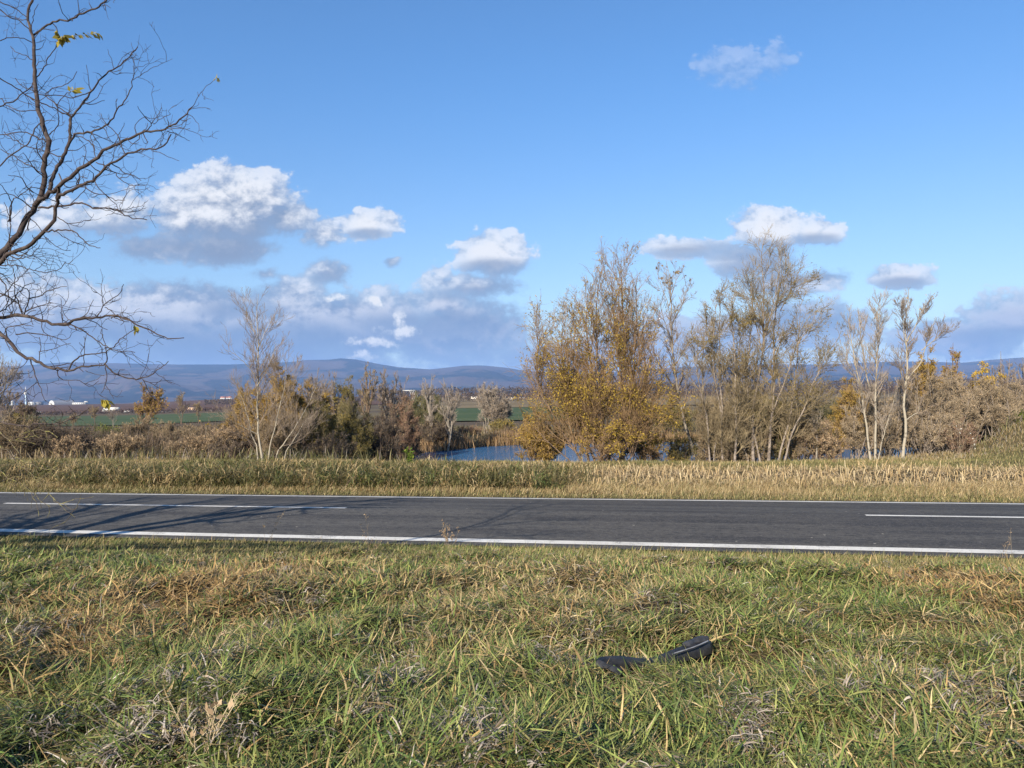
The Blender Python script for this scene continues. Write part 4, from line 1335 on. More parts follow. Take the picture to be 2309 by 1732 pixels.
blades('chaff', bx, by, ground(bx, by) + rng.uniform(0, .10, n), rng.uniform(.12, .45, n), rng.uniform(.012, .03, n), rng.uniform(0, 6.28, n),
       np.radians(rng.uniform(45, 95, n)), np.radians(rng.uniform(-30, 50, n)), tone(np.array([(.50, .37, .20), (.42, .30, .15), (.55, .44, .28), (.30, .21, .12)]), n), seg=2)

# --- grass on the strip before the water and on the mound
n = 110000
ss = 30.8 + 8.5 * rng.random(n); tt = rng.uniform(-40, 36, n)
bx, by = from_st(ss, tt)
ok = (poly_sd(bx, by, POND) > .2) & (np.abs(bx) < by * .72 + 3.5); bx, by, ss = bx[ok], by[ok], ss[ok]; n = len(bx)
pn = fbm(bx, by, .3, 71, 3)
col = tone(OLIVE, n)
mk = rng.random(n) < np.clip((pn - .38) * 2.2, .12, .8); col[mk] = tone(STRAW, mk.sum())
blades('bank_grass', bx, by, ground(bx, by) - .02, rng.uniform(.07, .22, n), rng.uniform(.010, .02, n), rng.normal(.4, 1.2, n), np.radians(np.clip(rng.normal(22, 14, n), 1, 70)), np.radians(rng.uniform(5, 60, n)), col, seg=3)

n = 42000
bx = rng.uniform(17, 40, n); by = rng.uniform(34.5, 52, n)
ok = (np.abs(bx) < by * .72 + 1) & (poly_sd(bx, by, POND) > 1.0); bx, by = bx[ok], by[ok]; n = len(bx)
pn = fbm(bx, by, .3, 75, 3)
col = tone(STRAW, n) * .8
mk = rng.random(n) < np.clip((pn - .35) * 2.0, .15, .8); col[mk] = tone(OLIVE, mk.sum())
mk = rng.random(n) < .2; col[mk] = tone(GREY, mk.sum()) * .75
blades('bank_grass', bx, by, ground(bx, by) - .02, rng.uniform(.10, .32, n), rng.uniform(.012, .024, n), rng.normal(.4, 1.2, n), np.radians(np.clip(rng.normal(22, 14, n), 1, 70)), np.radians(rng.uniform(5, 60, n)), col, seg=3)

# rough ground among the shrubs, both shores
n = 60000
by = rng.uniform(38, 96, n); bx = rng.uniform(-.72, .72, n) * by
ok = (poly_sd(bx, by, POND) > .1) & (to_st(bx, by)[0] > 37); bx, by = bx[ok], by[ok]; n = len(bx)
pn = fbm(bx, by, .12, 81, 3)
col = np.where((pn > .5)[:, None], tone(STRAW, n) * .7, tone(OLIVE, n) * .8)
mk = rng.random(n) < .25; col[mk] = tone(GREY, mk.sum()) * .6
blades('rough_grass', bx, by, ground(bx, by) - .02, rng.uniform(.3, .95, n), rng.uniform(.02, .045, n), rng.uniform(0, 6.28, n), np.radians(rng.uniform(2, 40, n)), np.radians(rng.uniform(5, 60, n)), col, seg=3)

# reeds along the far waterline and sparse ones in the near water
E = []
pe = np.array([(-10.2, 56), (-8.4, 64), (-5.6, 68.6), (-1, 72.6), (3, 74.6), (14, 74.6), (30, 71.6)])
dl = np.r_[0, np.cumsum(np.linalg.norm(np.diff(pe, axis=0), axis=1))]
n = 15000
q_ = rng.random(n) * dl[-1]
bx = np.interp(q_, dl, pe[:, 0]) + rng.normal(0, .45, n); by = np.interp(q_, dl, pe[:, 1]) + rng.normal(.3, .5, n)
wgt = np.clip((fbm(q_, q_ * 0, .35, 91, 2) - .25) * 2.5, .1, 1) * np.where((bx > -6) & (bx < 1.5), 1.4, .55)
ok = rng.random(n) < wgt; bx, by = bx[ok], by[ok]; n = len(bx)
hh = rng.uniform(.7, 1.55, n) * np.where((bx > -6) & (bx < 1.5), 1.15, .8)
blades('reeds', bx, by, np.maximum(ground(bx, by), POND_Z - .1), hh, rng.uniform(.035, .07, n), rng.normal(2.6, .9, n), np.radians(rng.uniform(1, 18, n)), np.radians(rng.uniform(5, 75, n)),
       tone(np.array([(.36, .22, .10), (.28, .17, .08), (.42, .29, .15), (.20, .13, .07)]), n), seg=4)
n = 260
bx = rng.uniform(-9, 6, n); by = rng.uniform(42.5, 47, n)
ok = poly_sd(bx, by, POND) < .4; bx, by = bx[ok], by[ok]; n = len(bx)
blades('reeds', bx, by, np.full(n, POND_Z - .1), rng.uniform(.6, 1.7, n), rng.uniform(.012, .022, n), rng.uniform(0, 6.28, n), np.radians(rng.uniform(0, 12, n)), np.radians(rng.uniform(0, 30, n)), tone(STRAW, n) * .8, seg=4)


# far woods on the skyline and the hedge behind the green field: masses of twiggy clumps
def mass(name, ua, ub, Ya, Yb, n, h, size, pal, **props):
    Y_ = rng.uniform(Ya, Yb, n); u__ = rng.uniform(ua, ub, n); X_ = u__ * Y_
    hh = h * (.45 + .9 * fbm(X_, Y_ * .5, .035, 13, 3))
    z = ground(X_, Y_, False) + rng.random(n) ** .8 * hh
    v, q = leaf_quads(np.stack([X_, Y_, z], -1), np.tile([0, 0, 1.], (n, 1)), size, .55)
    c_ = np.repeat(tone(pal, n), 4, 0)
    return obj(name, mesh_np(name, v, q, BLADE, False, c_), **props)


DARKW = np.array([(.10, .07, .055), (.075, .055, .045), (.13, .09, .06), (.06, .05, .035)])
mass('far_woods', -.20, .70, 1010, 1180, 26000, 15, 2.4, DARKW, kind='stuff')
mass('far_woods', -.12, .62, 620, 700, 9000, 7, 1.6, DARKW * np.array([1.1, 1., .9]), kind='stuff')
mass('far_woods', -.40, -.14, 900, 1000, 6000, 6, 1.8, DARKW, kind='stuff')
mass('hedge', -.70, -.28, 476, 494, 7000, 2.8, .8, np.array([(.10, .06, .05), (.13, .085, .065), (.08, .055, .045)]),
     label='low purplish-brown hedge between the green field and the pale far road', category='hedge')
BRUSH = np.array([(.17, .115, .075), (.10, .07, .05), (.25, .175, .115), (.14, .12, .06)])
for (ua, ub, Ya, Yb, n, h) in [(.16, .72, 46, 62, 26000, 1.1), (-.72, -.20, 47, 76, 46000, 1.1), (-.22, -.13, 58, 72, 7000, .8)]:
    by = rng.uniform(Ya, Yb, n); bx = rng.uniform(ua, ub, n) * by
    ok = poly_sd(bx, by, POND) > .3; bx, by = bx[ok], by[ok]; n = len(bx)
    hh = h * (.2 + 1.3 * fbm(bx, by, .22, 101, 2))
    blades('undergrowth', bx, by, ground(bx, by) + rng.random(n) ** 1.3 * hh, rng.uniform(.4, 1.1, n), rng.uniform(.012, .03, n), rng.uniform(0, 6.28, n), np.radians(rng.uniform(5, 75, n)), np.radians(rng.uniform(-20, 50, n)), tone(BRUSH, n), seg=3)

# ------------------------------------------------------------------ the near tree on the left
def near_pts(region, pts):
    ox, oy, k = region
    return [(ox + a_ / k, oy + b_ / k) for a_, b_ in pts]


RA = (0, 0, 3.318); RB = (0, 450, 3.318); RC = (0, 800, 3.687); RD = (0, 1000, 3.16)
# each limb: sighting region, points, start and end radius (m), distance at start and end (m)
LIMBS = [
    (RB, [(-700, 900), (-420, 700), (-160, 540), (0, 420), (60, 350), (130, 260), (190, 160), (250, 70), (290, 0), (330, -170), (337, -300), (355, -390), (370, -440)], .046, .030, 8.0, 8.2),
    (RA, [(370, 1060), (330, 960), (300, 850), (280, 740), (265, 600), (258, 450), (250, 300), (220, 200), (205, 110), (235, 20), (245, -60)], .033, .014, 8.2, 8.6),
    (RB, [(-640, 900), (-380, 740), (-160, 600), (0, 480), (60, 410), (160, 370), (270, 300), (340, 240), (400, 150), (415, 60), (425, 0), (430, -50), (440, -90)], .036, .018, 7.7, 7.2),
    (RA, [(440, 1480), (480, 1450), (600, 1390), (700, 1340), (800, 1250), (930, 1160), (1050, 1120), (1180, 1110), (1240, 1070), (1280, 1005)], .019, .006, 7.2, 6.6),
    (RA, [(255, 1540), (300, 1490), (400, 1430), (480, 1360), (560, 1290), (650, 1240), (720, 1190), (800, 1110), (900, 1070), (1000, 1020), (1080, 990), (1230, 965), (1300, 930), (1370, 870), (1440, 800)], .030, .007, 8.0, 7.4),
    (RA, [(1440, 800), (1480, 730), (1540, 650), (1610, 595)], .004, .0025, 7.4, 7.3),
    (RA, [(340, 1480), (370, 1430), (390, 1350), (430, 1250), (480, 1160), (520, 1070), (525, 960), (530, 880)], .026, .017, 8.0, 8.3),
    (RA, [(530, 880), (600, 790), (680, 690), (740, 600), (800, 545), (890, 495), (960, 430), (1030, 350)], .015, .007, 8.3, 8.7),
    (RA, [(520, 1070), (545, 1020), (690, 985), (790, 940), (850, 880), (880, 810), (940, 750), (980, 650), (995, 600), (1000, 440)], .015, .004, 8.2, 7.8),
    (RA, [(995, 600), (1080, 545), (1180, 490), (1290, 440)], .004, .002, 7.8, 7.8),
    (RA, [(253, 262), (330, 205), (400, 165), (500, 150), (600, 110), (720, 55), (800, 0), (860, -50)], .014, .010, 8.5, 8.0),
    (RA, [(270, 580), (330, 500), (370, 420), (420, 340), (450, 300)], .008, .005, 8.4, 8.1),
    (RA, [(-120, 850), (0, 800), (130, 735), (250, 630), (275, 575)], .010, .007, 8.2, 8.4),
    (RA, [(-60, 550), (0, 590), (90, 640), (180, 700), (300, 770), (420, 820), (520, 870)], .008, .008, 7.9, 8.3),
    (RA, [(115, 585), (160, 640), (260, 690), (330, 715), (370, 740), (430, 790), (530, 870)], .005, .008, 8.6, 8.3),
    (RA, [(-60, -5), (0, 20), (60, 40), (140, 80), (200, 130)], .008, .006, 8.5, 8.6),
    (RA, [(-60, 20), (0, 70), (60, 120), (140, 155), (215, 215)], .009, .007, 8.4, 8.5),
    (RA, [(-60, 310), (0, 305), (70, 285), (180, 290), (245, 320)], .006, .006, 8.2, 8.5),
    (RA, [(80, 345), (120, 390), (200, 420), (250, 455)], .004, .006, 8.7, 8.4),
    (RA, [(370, 1010), (430, 930), (440, 880), (430, 800), (480, 720), (530, 685)], .007, .004, 8.2, 7.7),
    (RA, [(330, 715), (450, 715), (560, 730), (640, 700), (680, 685)], .006, .007, 8.2, 8.4),
    (RA, [(340, 700), (400, 660), (480, 640), (550, 580), (575, 535)], .006, .004, 8.2, 8.0),
    (RA, [(-60, 1290), (0, 1240), (100, 1150), (200, 1080), (270, 960), (305, 920)], .009, .008, 7.8, 8.2),
    (RA, [(-80, 1015), (0, 1010), (120, 995), (220, 1000), (300, 1040), (350, 1060)], .006, .009, 8.8, 8.2),
    (RA, [(30, 985), (100, 1050), (200, 1090), (330, 1130), (470, 1170)], .005, .008, 8.5, 8.1),
    (RA, [(5, 1115), (100, 1170), (200, 1230), (310, 1290)], .005, .007, 8.5, 8.1),
    (RA, [(-60, 700), (0, 740), (60, 790), (150, 830), (270, 830), (300, 850)], .006, .006, 8.6, 8.3),
    (RA, [(1030, 795), (1070, 860), (1130, 930), (1080, 990)], .003, .007, 7.2, 7.5),
    (RA, [(1130, 930), (1160, 890), (1210, 805)], .005, .003, 7.5, 7.6), (RA, [(1150, 930), (1200, 890), (1275, 855)], .004, .003, 7.5, 7.3),
    (RA, [(1230, 965), (1320, 965), (1420, 962)], .005, .003, 7.5, 7.3), (RA, [(1250, 980), (1330, 1010), (1420, 1055)], .005, .003, 7.5, 7.7), (RA, [(1300, 935), (1350, 935), (1400, 900)], .004, .003, 7.5, 7.4),
    (RA, [(755, 850), (790, 920), (880, 1020), (940, 1160)], .004, .006, 8.1, 7.2), (RA, [(545, 1000), (640, 1040), (700, 1110), (720, 1190)], .006, .006, 8.2, 7.8),
    (RA, [(930, 920), (900, 990), (860, 1080)], .003, .004, 7.5, 7.7), (RA, [(1220, 1000), (1180, 1060), (1130, 1115)], .003, .004, 7.4, 6.9),
    (RA, [(290, 1555), (420, 1545), (540, 1530), (640, 1525), (720, 1560), (820, 1555), (900, 1590), (980, 1630), (1100, 1645)], .014, .005, 7.6, 7.2),
    (RA, [(820, 1555), (900, 1580), (950, 1570), (1000, 1545)], .005, .003, 7.3, 7.4), (RA, [(850, 1560), (960, 1590), (1090, 1560)], .005, .003, 7.3, 7.4),
    (RA, [(540, 1440), (600, 1400), (700, 1440), (790, 1460), (870, 1500), (935, 1497)], .007, .004, 7.1, 6.9),
    (RA, [(720, 1215), (800, 1250), (860, 1290), (900, 1350), (980, 1385), (1085, 1388)], .007, .003, 7.5, 7.0), (RA, [(895, 1330), (950, 1325), (985, 1290)], .004, .003, 7.2, 7.2),
    (RB, [(340, 240), (440, 230), (540, 235), (600, 280), (640, 325), (700, 355), (750, 362)], .010, .004, 7.4, 7.0), (RB, [(430, 130), (520, 180), (600, 170), (680, 155)], .006, .003, 7.2, 7.2),
    (RB, [(340, 280), (420, 350), (480, 380), (530, 380)], .005, .003, 7.4, 7.5),
    (RB, [(-60, 486), (0, 490), (160, 500), (250, 530), (300, 540), (400, 540), (450, 520), (490, 465)], .008, .004, 8.1, 7.9), (RB, [(260, 530), (320, 490), (355, 440)], .004, .003, 8.0, 8.2), (RB, [(250, 540), (290, 570), (345, 605)], .004, .003, 8.0, 8.1),
    (RB, [(-700, 980), (-300, 915), (0, 882), (100, 870), (170, 865), (260, 885), (340, 910), (440, 940), (500, 925), (560, 895), (650, 880), (740, 885), (870, 870), (930, 890), (1010, 930), (1120, 980), (1210, 1020), (1290, 1040), (1375, 1035)], .030, .005, 8.2, 7.0),
    (RB, [(-700, 1040), (-300, 960), (0, 1000), (40, 1040), (100, 1100), (180, 1170), (260, 1210), (340, 1245), (430, 1270), (510, 1280), (600, 1260), (700, 1245), (790, 1230), (800, 1180), (795, 1140)], .036, .006, 7.8, 7.3),
    (RB, [(790, 1235), (840, 1290), (920, 1325), (1060, 1340), (1130, 1310), (1190, 1270), (1260, 1210)], .010, .004, 7.3, 7.1),
    (RB, [(510, 1280), (540, 1220), (590, 1180), (660, 1160), (780, 1145), (850, 1100), (900, 1050), (960, 1000), (1020, 970)], .010, .004, 7.5, 7.1),
    (RB, [(230, 1200), (260, 1310), (285, 1365), (310, 1430), (340, 1510)], .009, .003, 7.7, 7.5), (RB, [(285, 1365), (200, 1430), (100, 1490), (20, 1540)], .004, .003, 7.6, 7.5),
    (RB, [(440, 940), (560, 950), (640, 990), (740, 1060), (830, 1120), (910, 1135), (1010, 1145)], .010, .004, 7.9, 7.6),
    (RB, [(725, 885), (770, 800), (840, 740), (900, 700), (925, 635)], .007, .004, 7.6, 7.4), (RB, [(770, 800), (760, 720), (700, 685)], .005, .003, 7.5, 7.4), (RB, [(785, 805), (830, 830), (870, 870)], .005, .005, 7.5, 7.4),
    (RB, [(1065, 1345), (1150, 1390), (1240, 1435)], .005, .003, 7.2, 7.2), (RB, [(1070, 1350), (1110, 1430), (1160, 1505)], .005, .003, 7.2, 7.3),
    (RB, [(790, 1235), (788, 1390), (755, 1450)], .006, .003, 7.3, 7.3), (RB, [(788, 1385), (850, 1490)], .004, .003, 7.3, 7.3),
    (RB, [(760, 970), (775, 1060), (795, 1140)], .004, .005, 7.6, 7.3), (RB, [(470, 925), (460, 830), (455, 740)], .005, .003, 7.9, 8.0), (RB, [(510, 900), (470, 820), (495, 760)], .004, .003, 7.9, 8.1),
    (RB, [(430, 1270), (440, 1330), (600, 1360), (670, 1400), (740, 1355)], .006, .003, 7.5, 7.6), (RB, [(640, 1280), (690, 1300), (780, 1320)], .004, .003, 7.4, 7.4),
    (RB, [(290, 1220), (300, 1130), (295, 1030)], .005, .004, 7.7, 7.8), (RB, [(290, 1140), (390, 1120), (530, 1075)], .005, .003, 7.7, 7.7),
    (RC, [(-200, 520), (0, 560), (160, 590), (320, 575), (460, 575), (580, 545), (640, 510), (740, 445)], .012, .005, 6.6, 6.2),
]
for (reg, pts) in [(RB, [(170, 865), (130, 760), (110, 650), (105, 560)]), (RB, [(180, 860), (210, 760), (215, 680), (130, 640), (30, 590)]), (RB, [(215, 740), (300, 720), (350, 690), (420, 660), (500, 650)]),
                   (RB, [(190, 840), (290, 800), (400, 775)]), (RB, [(-40, 760), (40, 700), (110, 620), (180, 550)]), (RB, [(-60, 860), (60, 800), (140, 700), (200, 640), (300, 630)]), (RB, [(-60, 690), (50, 720), (150, 800), (180, 860)]),
                   (RB, [(60, 1060), (40, 980), (160, 940), (250, 950)]), (RB, [(120, 1010), (240, 1000), (400, 1030), (500, 1050), (530, 1015)]), (RB, [(-30, 560), (40, 640), (60, 760), (10, 830)]),
                   (RA, [(60, 1659), (90, 1560), (70, 1480), (20, 1400), (-20, 1360)]), (RA, [(250, 1440), (200, 1400), (160, 1330), (60, 1310)]), (RA, [(240, 1560), (150, 1490), (40, 1450), (-20, 1470)]),
                   (RA, [(80, 1660), (85, 1520), (180, 1440), (240, 1390)]), (RB, [(75, 400), (70, 280), (75, 130), (30, 20)]), (RB, [(210, 230), (215, 160), (250, 40)]), (RB, [(60, 410), (120, 440), (220, 430), (300, 340)]),
                   (RA, [(335, 1220), (280, 1130), (280, 1040)]), (RA, [(330, 1330), (250, 1250), (170, 1140)]), (RA, [(440, 1300), (500, 1400), (580, 1370), (560, 1320)])]:
    LIMBS.append((reg, pts, .009, .0035, 8.0, 7.8))
LICH = [(RD, [(-260, -160), (0, 20), (80, 80), (130, 150), (220, 200), (280, 280), (340, 340), (400, 400), (470, 450), (540, 470)], .006, .0018, 6.3, 5.7),
        (RD, [(-160, 60), (60, 240), (160, 300), (230, 350), (280, 400), (360, 450)], .005, .0016, 6.2, 5.7),
        (RD, [(60, 70), (200, 140), (330, 180), (420, 215)], .006, .003, 6.2, 5.9), (RC, [(0, 640), (80, 720), (160, 820)], .006, .004, 6.3, 6.1),
        (RC, [(100, 715), (200, 690), (330, 665)], .005, .003, 6.3, 6.4), (RC, [(160, 660), (250, 640), (400, 640), (480, 690)], .006, .003, 6.4, 6.3)]
BASE = np.array([-13.2, 8.8, gz(-13.2, 8.8) - .1])
near = thing('bare_tree', 'bare thorny tree nearest the camera, branches hanging in at left, a few yellow leaflets', 'tree', BASE)


def limb_line(L_):
    reg, pts, ra, rb, ya, yb = L_
    pp_ = near_pts(reg, pts)
    ys = np.linspace(ya, yb, len(pp_))
    P = np.array([at(a_, b_, y) for (a_, b_), y in zip(pp_, ys)])
    n_ = max(6, len(pp_) * 3)
    P = spline(P, n_)
    dlt = np.linalg.norm(P[-1] - P[0]) / n_
    P[1:-1] += np.random.default_rng(int(abs(pts[0][0]) + 7 * abs(pts[-1][1]))).normal(0, min(.006, dlt * .12), (n_ - 2, 3))
    k = np.linspace(0, 1, n_)
    return P - BASE, (ra + (rb - ra) * k) * .8


vs, qs, off = [], [], 0
LL, LR = [], []
for l_ in LIMBS:
    P, R = limb_line(l_)
    v, q = tubes(P[None], R[None], 8 if R[0] > .012 else 5)
    vs.append(v); qs.append(q + off); off += len(v)
    LL.append(spline(P, 14)); LR.append(np.interp(np.linspace(0, 1, 14), np.linspace(0, 1, len(R)), R))
LL = np.array(LL); LR = np.array(LR)
# the unseen part of the crown, above and to the left of the picture, which throws the shadows on the road
trunk = spline([(0, 0, 0), (.06, .05, 1.0), (-.05, .1, 2.0), (.1, .15, 2.9)], 14)
R = np.linspace(.21, .16, 14); R[0] = .28
v, q = tubes(trunk[None], R[None], 12)
obj('trunk', mesh_np('trunk', v, q, BK_NEAR), near)
def arch(p, q):
    p = np.array(p, float); q = np.array(q, float)
    return (tuple(p), tuple(p * .55 + q * .45 + np.array([0, 0, .35])), tuple(q))


def first(test): return LL[[i for i, l in enumerate(LIMBS) if test(l)][0]]


up_ends = [((.1, .15, 2.85), (-.9, .4, 4.6), (-1.4, 1.0, 6.6)), ((.1, .15, 2.85), (1.0, .3, 4.4), (2.2, .2, 5.6), (3.8, .3, 6.6)), ((0, .12, 2.4), (-1.6, -.2, 3.6), (-3.4, .2, 5.0)),
           ((.05, .1, 2.6), (-.3, 1.3, 4.0), (-.5, 2.0, 5.8)), ((.1, .15, 2.6), (1.6, .5, 3.9), (3.2, .8, 4.8), (4.8, 1.0, 5.4)), ((0, .1, 2.3), (-1.6, -1.2, 3.5), (-3.6, -1.6, 5.0), (-5.0, -1.4, 6.0)),
           ((.0, .1, 2.2), (-1.4, 1.2, 3.4), (-2.4, 2.6, 4.6), (-3.0, 3.6, 5.4)), ((.1, .2, 2.0), (1.2, 1.6, 2.8), (2.4, 2.6, 3.6)),
           arch((0, .08, 2.3), LL[0][1]), arch((0, .08, 2.1), LL[2][1]), arch((0, .1, 1.9), first(lambda l: l[1][0] == (-700, 980))[0]), arch((0, .1, 1.6), first(lambda l: l[1][0] == (-700, 1040))[0]),
           arch((0, .06, 1.4), limb_line(LICH[0])[0][0]), arch((0, .06, 1.5), limb_line([l for l in LIMBS if l[0] is RC][0])[0][0])]
for k, e in enumerate(up_ends):
    P = spline([np.array(a_, float) for a_ in e], 14); ra = (.13, .12, .10, .11, .11, .09, .10, .07, .10, .09, .075, .08, .03, .03)[k]; rb = (.03, .025, .02, .025, .025, .02, .025, .015, .042, .034, .025, .03, .007, .010)[k]
    P[2:-2] += rng.normal(0, .03 if k < 8 else .01, (10, 3))
    if k < 8: ra, rb = ra * 1.35, rb * 1.8
    R = np.linspace(ra, rb, 14)
    v, q = tubes(P[None], R[None], 8)
    vs.append(v); qs.append(q + off); off += len(v)
    if k < 8:
        LL = np.concatenate([LL, P[None]]); LR = np.concatenate([LR, R[None]])
obj('limbs', mesh_np('limbs', np.concatenate(vs), np.concatenate(qs), BK_NEAR), near)
vs, qs, off = [], [], 0
nl = len(LL) - 8
p, d, t_, pl, pr = sprout(LL[nl:], LR[nl:], 90, .2, 1., (30, 60))
P1, R1 = grow(p, d, rng.uniform(.8, 2.6, 90), np.clip(pr * .7, .018, .05), 9, .2, .05, .3)
v, q = tubes(P1, R1, 5); vs.append(v); qs.append(q); off += len(v)
p, d, t_, pl, pr = sprout(P1, R1, 420, .2, 1., (30, 70))
P2, R2 = grow(p, d, rng.uniform(.2, .8, 420), np.clip(pr * .5, .004, .01), 7, .3, .03, .4)
v, q = tubes(P2, R2, 4); vs.append(v); qs.append(q + off); off += len(v)
# zigzag side twigs and thorn spurs on the sighted limbs
p, d, t_, pl, pr = sprout(LL[:nl], LR[:nl], 520, .12, .98, (35, 75))
seen = p[:, 0] + BASE[0] > -6.4
p, d, pr = p[seen], d[seen], pr[seen]; n_ = len(p)
P3, R3 = grow(p, d, rng.uniform(.06, .42, n_), np.clip(pr * .5, .0024, .0048), 8, .26, .03, .55)
v, q = tubes(P3, R3, 4); vs.append(v); qs.append(q + off); off += len(v)
p, d, t_, pl, pr = sprout(P3, R3, 700, .2, 1., (40, 80))
P4, R4 = grow(p, d, rng.uniform(.02, .16, 700), np.full(700, .0022), 5, .28, .02, .6)
v, q = tubes(P4, R4, 3); vs.append(v); qs.append(q + off); off += len(v)
obj('crown', mesh_np('crown', np.concatenate(vs), np.concatenate(qs), BK_NEAR), near)
vs, qs, off = [], [], 0
A_, B_ = [], []
for l_ in LICH:
    P, R = limb_line(l_)
    v, q = tubes(P[None], R[None], 6); vs.append(v); qs.append(q + off); off += len(v)
    A_.append(spline(P, 10)); B_.append(np.interp(np.linspace(0, 1, 10), np.linspace(0, 1, len(R)), R))
p, d, t_, pl, pr = sprout(np.array(A_), np.array(B_), 46, .15, 1., (30, 65))
P5, R5 = grow(p, d, rng.uniform(.05, .3, 46), np.full(46, .0026), 6, .3, -.03, .6)
v, q = tubes(P5, R5, 3); vs.append(v); qs.append(q + off); off += len(v)
obj('drooping_branch', mesh_np('drooping_branch', np.concatenate(vs), np.concatenate(qs), BK_LICHEN), near, label='pale lichen-covered drooping branch')
# yellow compound leaves
LFY = m_leaf('yellowing_leaflets', [(.30, .25, .05), (.42, .34, .07), (.17, .14, .04)], .45)
vs, qs, off = [], [], 0


def leaf_spray(region, a_, b_, y, n_, size, hang):
    global off
    p0 = at(*near_pts(region, [a_])[0], y) - BASE; p1 = at(*near_pts(region, [b_])[0], y) - BASE
    k = np.linspace(.1, 1, n_)[:, None]
    p = p0 * (1 - k) + p1 * k
    sd_ = nrm(np.stack([np.zeros(n_), np.where(np.arange(n_) % 2, 1., -1.) * .6, np.full(n_, -hang)], -1) + rng.normal(0, .25, (n_, 3)) + nrm((p1 - p0)[None]) * .5)
    v, q = leaf_quads(p, sd_ * 3, size, .5)
    vs.append(v); qs.append(q + off); off += len(v)


for _ in range(2):
    leaf_spray(RA, (450, 300), (430, 235), 8.1, 9, .08, 1.2)
    leaf_spray(RA, (450, 290), (480, 260), 8.1, 8, .08, 1.2)
leaf_spray(RA, (500, 265), (670, 250), 8.1, 16, .07, .8)
leaf_spray(RA, (670, 250), (735, 245), 8.1, 6, .09, .6)
leaf_spray(RA, (520, 690), (560, 660), 7.7, 6, .08, .3)
leaf_spray(RA, (1600, 600), (1625, 575), 7.3, 5, .06, .5)
leaf_spray(RB, (745, 1490), (800, 1500), 7.3, 12, .085, 1.6)
leaf_spray(RB, (1000, 930), (1020, 965), 7.1, 6, .06, 1.2)
obj('leaves', mesh_np('leaves', np.concatenate(vs), np.concatenate(qs), LFY, False), near)

# ------------------------------------------------------------------ small plants
def stalk(label, px, py, Y, top_py, n, spread, mat, leafmat, name='weed', nl=40, size=.03, seed=0, group=None, r=.003):
    rg = np.random.default_rng(900 + seed)
    X = at(px, py, Y)[0]; zb = gz(X, Y) - .03
    H = max(at(px, top_py, Y)[2] - zb, .15)
    o = thing(name, label, 'plant', (X, Y, zb), group)
    p = rg.normal(0, .02, (n, 3)); p[:, 2] = 0
    d = np.stack([rg.normal(.1, spread, n), rg.normal(0, spread, n), np.ones(n)], -1)
    P, R = grow(p, d, H * rg.uniform(.65, 1.1, n), np.full(n, r), 8, .06, .0, .5, rg)
    p2, d2, t2, pl, pr = sprout(P, R, n * 7, .35, 1., (25, 50), rg)
    P2, R2 = grow(p2, d2, H * rg.uniform(.06, .22, n * 7), np.full(n * 7, r * .6), 4, .15, .05, .5, rg)
    v, q = tubes(P, R, 4); v2, q2 = tubes(P2, R2, 3)
    obj('stem', mesh_np('stem', np.concatenate([v, v2]), np.concatenate([q, q2 + len(v)]), mat), o)
    if nl:
        i = rg.integers(0, len(P2), nl); k = rg.integers(1, 5, nl)
        v, q = leaf_quads(P2[i, k] + rg.normal(0, .006, (nl, 3)), rg.normal(0, 1, (nl, 3)), size, .5, rg)
        obj('leaves', mesh_np('leaves', v, q, leafmat, False), o)
    return o


GW = 'dry weed stalks by the near edge line'
WS = m_bark('weed_stem', (.30, .24, .16), (.2, .15, .1), 5.)
stalk('dry feathery seed head standing up against the road, near its middle', 1012, 1240, 13.6, 1178, 6, .22, WS, LF_TAN, nl=160, size=.035, seed=1, group=GW)
stalk('single thin leaning grass stalk left of the feathery seed head', 832, 1235, 13.6, 1150, 2, .12, WS, LF_TAN, nl=20, size=.03, seed=2, group=GW, r=.002)
stalk('thin reddish weed stalk in front of the left lane dash', 596, 1228, 13.6, 1150, 3, .10, WS, LF_BROWN, nl=40, size=.025, seed=3, group=GW, r=.002)
stalk('pale upright grass stalk near the right photo edge', 2258, 1262, 12.4, 1218, 2, .03, WS, LF_TAN, nl=12, size=.03, seed=4, group=GW)
stalk('thin leaning stalk at the right photo edge beside the pale upright one', 2290, 1258, 12.6, 1195, 2, .15, WS, LF_TAN, nl=20, size=.025, seed=5, group=GW, r=.002)
stalk('short pale weed at the road edge under the thin leaning stalk', 846, 1242, 13.5, 1208, 3, .2, WS, LF_TAN, nl=30, size=.03, seed=6, group=GW, r=.002)
stalk('bright yellow-green seedling on the bank before the left end of the water', 926, 1064, 32, 1014, 5, .16, m_bark('green_stem', (.14, .17, .04), (.1, .12, .03)), LF_GREEN, nl=170, size=.13, name='seedling', seed=7, r=.008)
stalk('dark stick leaning out of the tall weeds beyond the road', 768, 1096, 24.5, 1058, 1, .35, BK_BROWN, LF_BROWN, nl=6, size=.04, seed=8, r=.012, name='dead_stalk')
LF_WHITE = m_leaf('white_fluff', [(.62, .60, .52), (.78, .76, .68)], .3)
stalk('weed with white seed fluff before the dark purplish-brown bush', 2160, 1030, 35.2, 952, 6, .2, WS, LF_WHITE, nl=12, size=.09, seed=9, r=.006)
stalk('white-fluffed weed low to the right of the tall fluffed one', 2186, 1030, 35.4, 985, 4, .2, WS, LF_WHITE, nl=10, size=.085, seed=10, r=.006)
stalk('rusty dock stalks on the bank below the birch clump', 1880, 1050, 33.5, 1012, 7, .22, m_bark('rust_stem', (.17, .09, .06), (.12, .07, .05)), LF_BROWN, nl=120, size=.07, name='dock_plant', seed=11, r=.006)
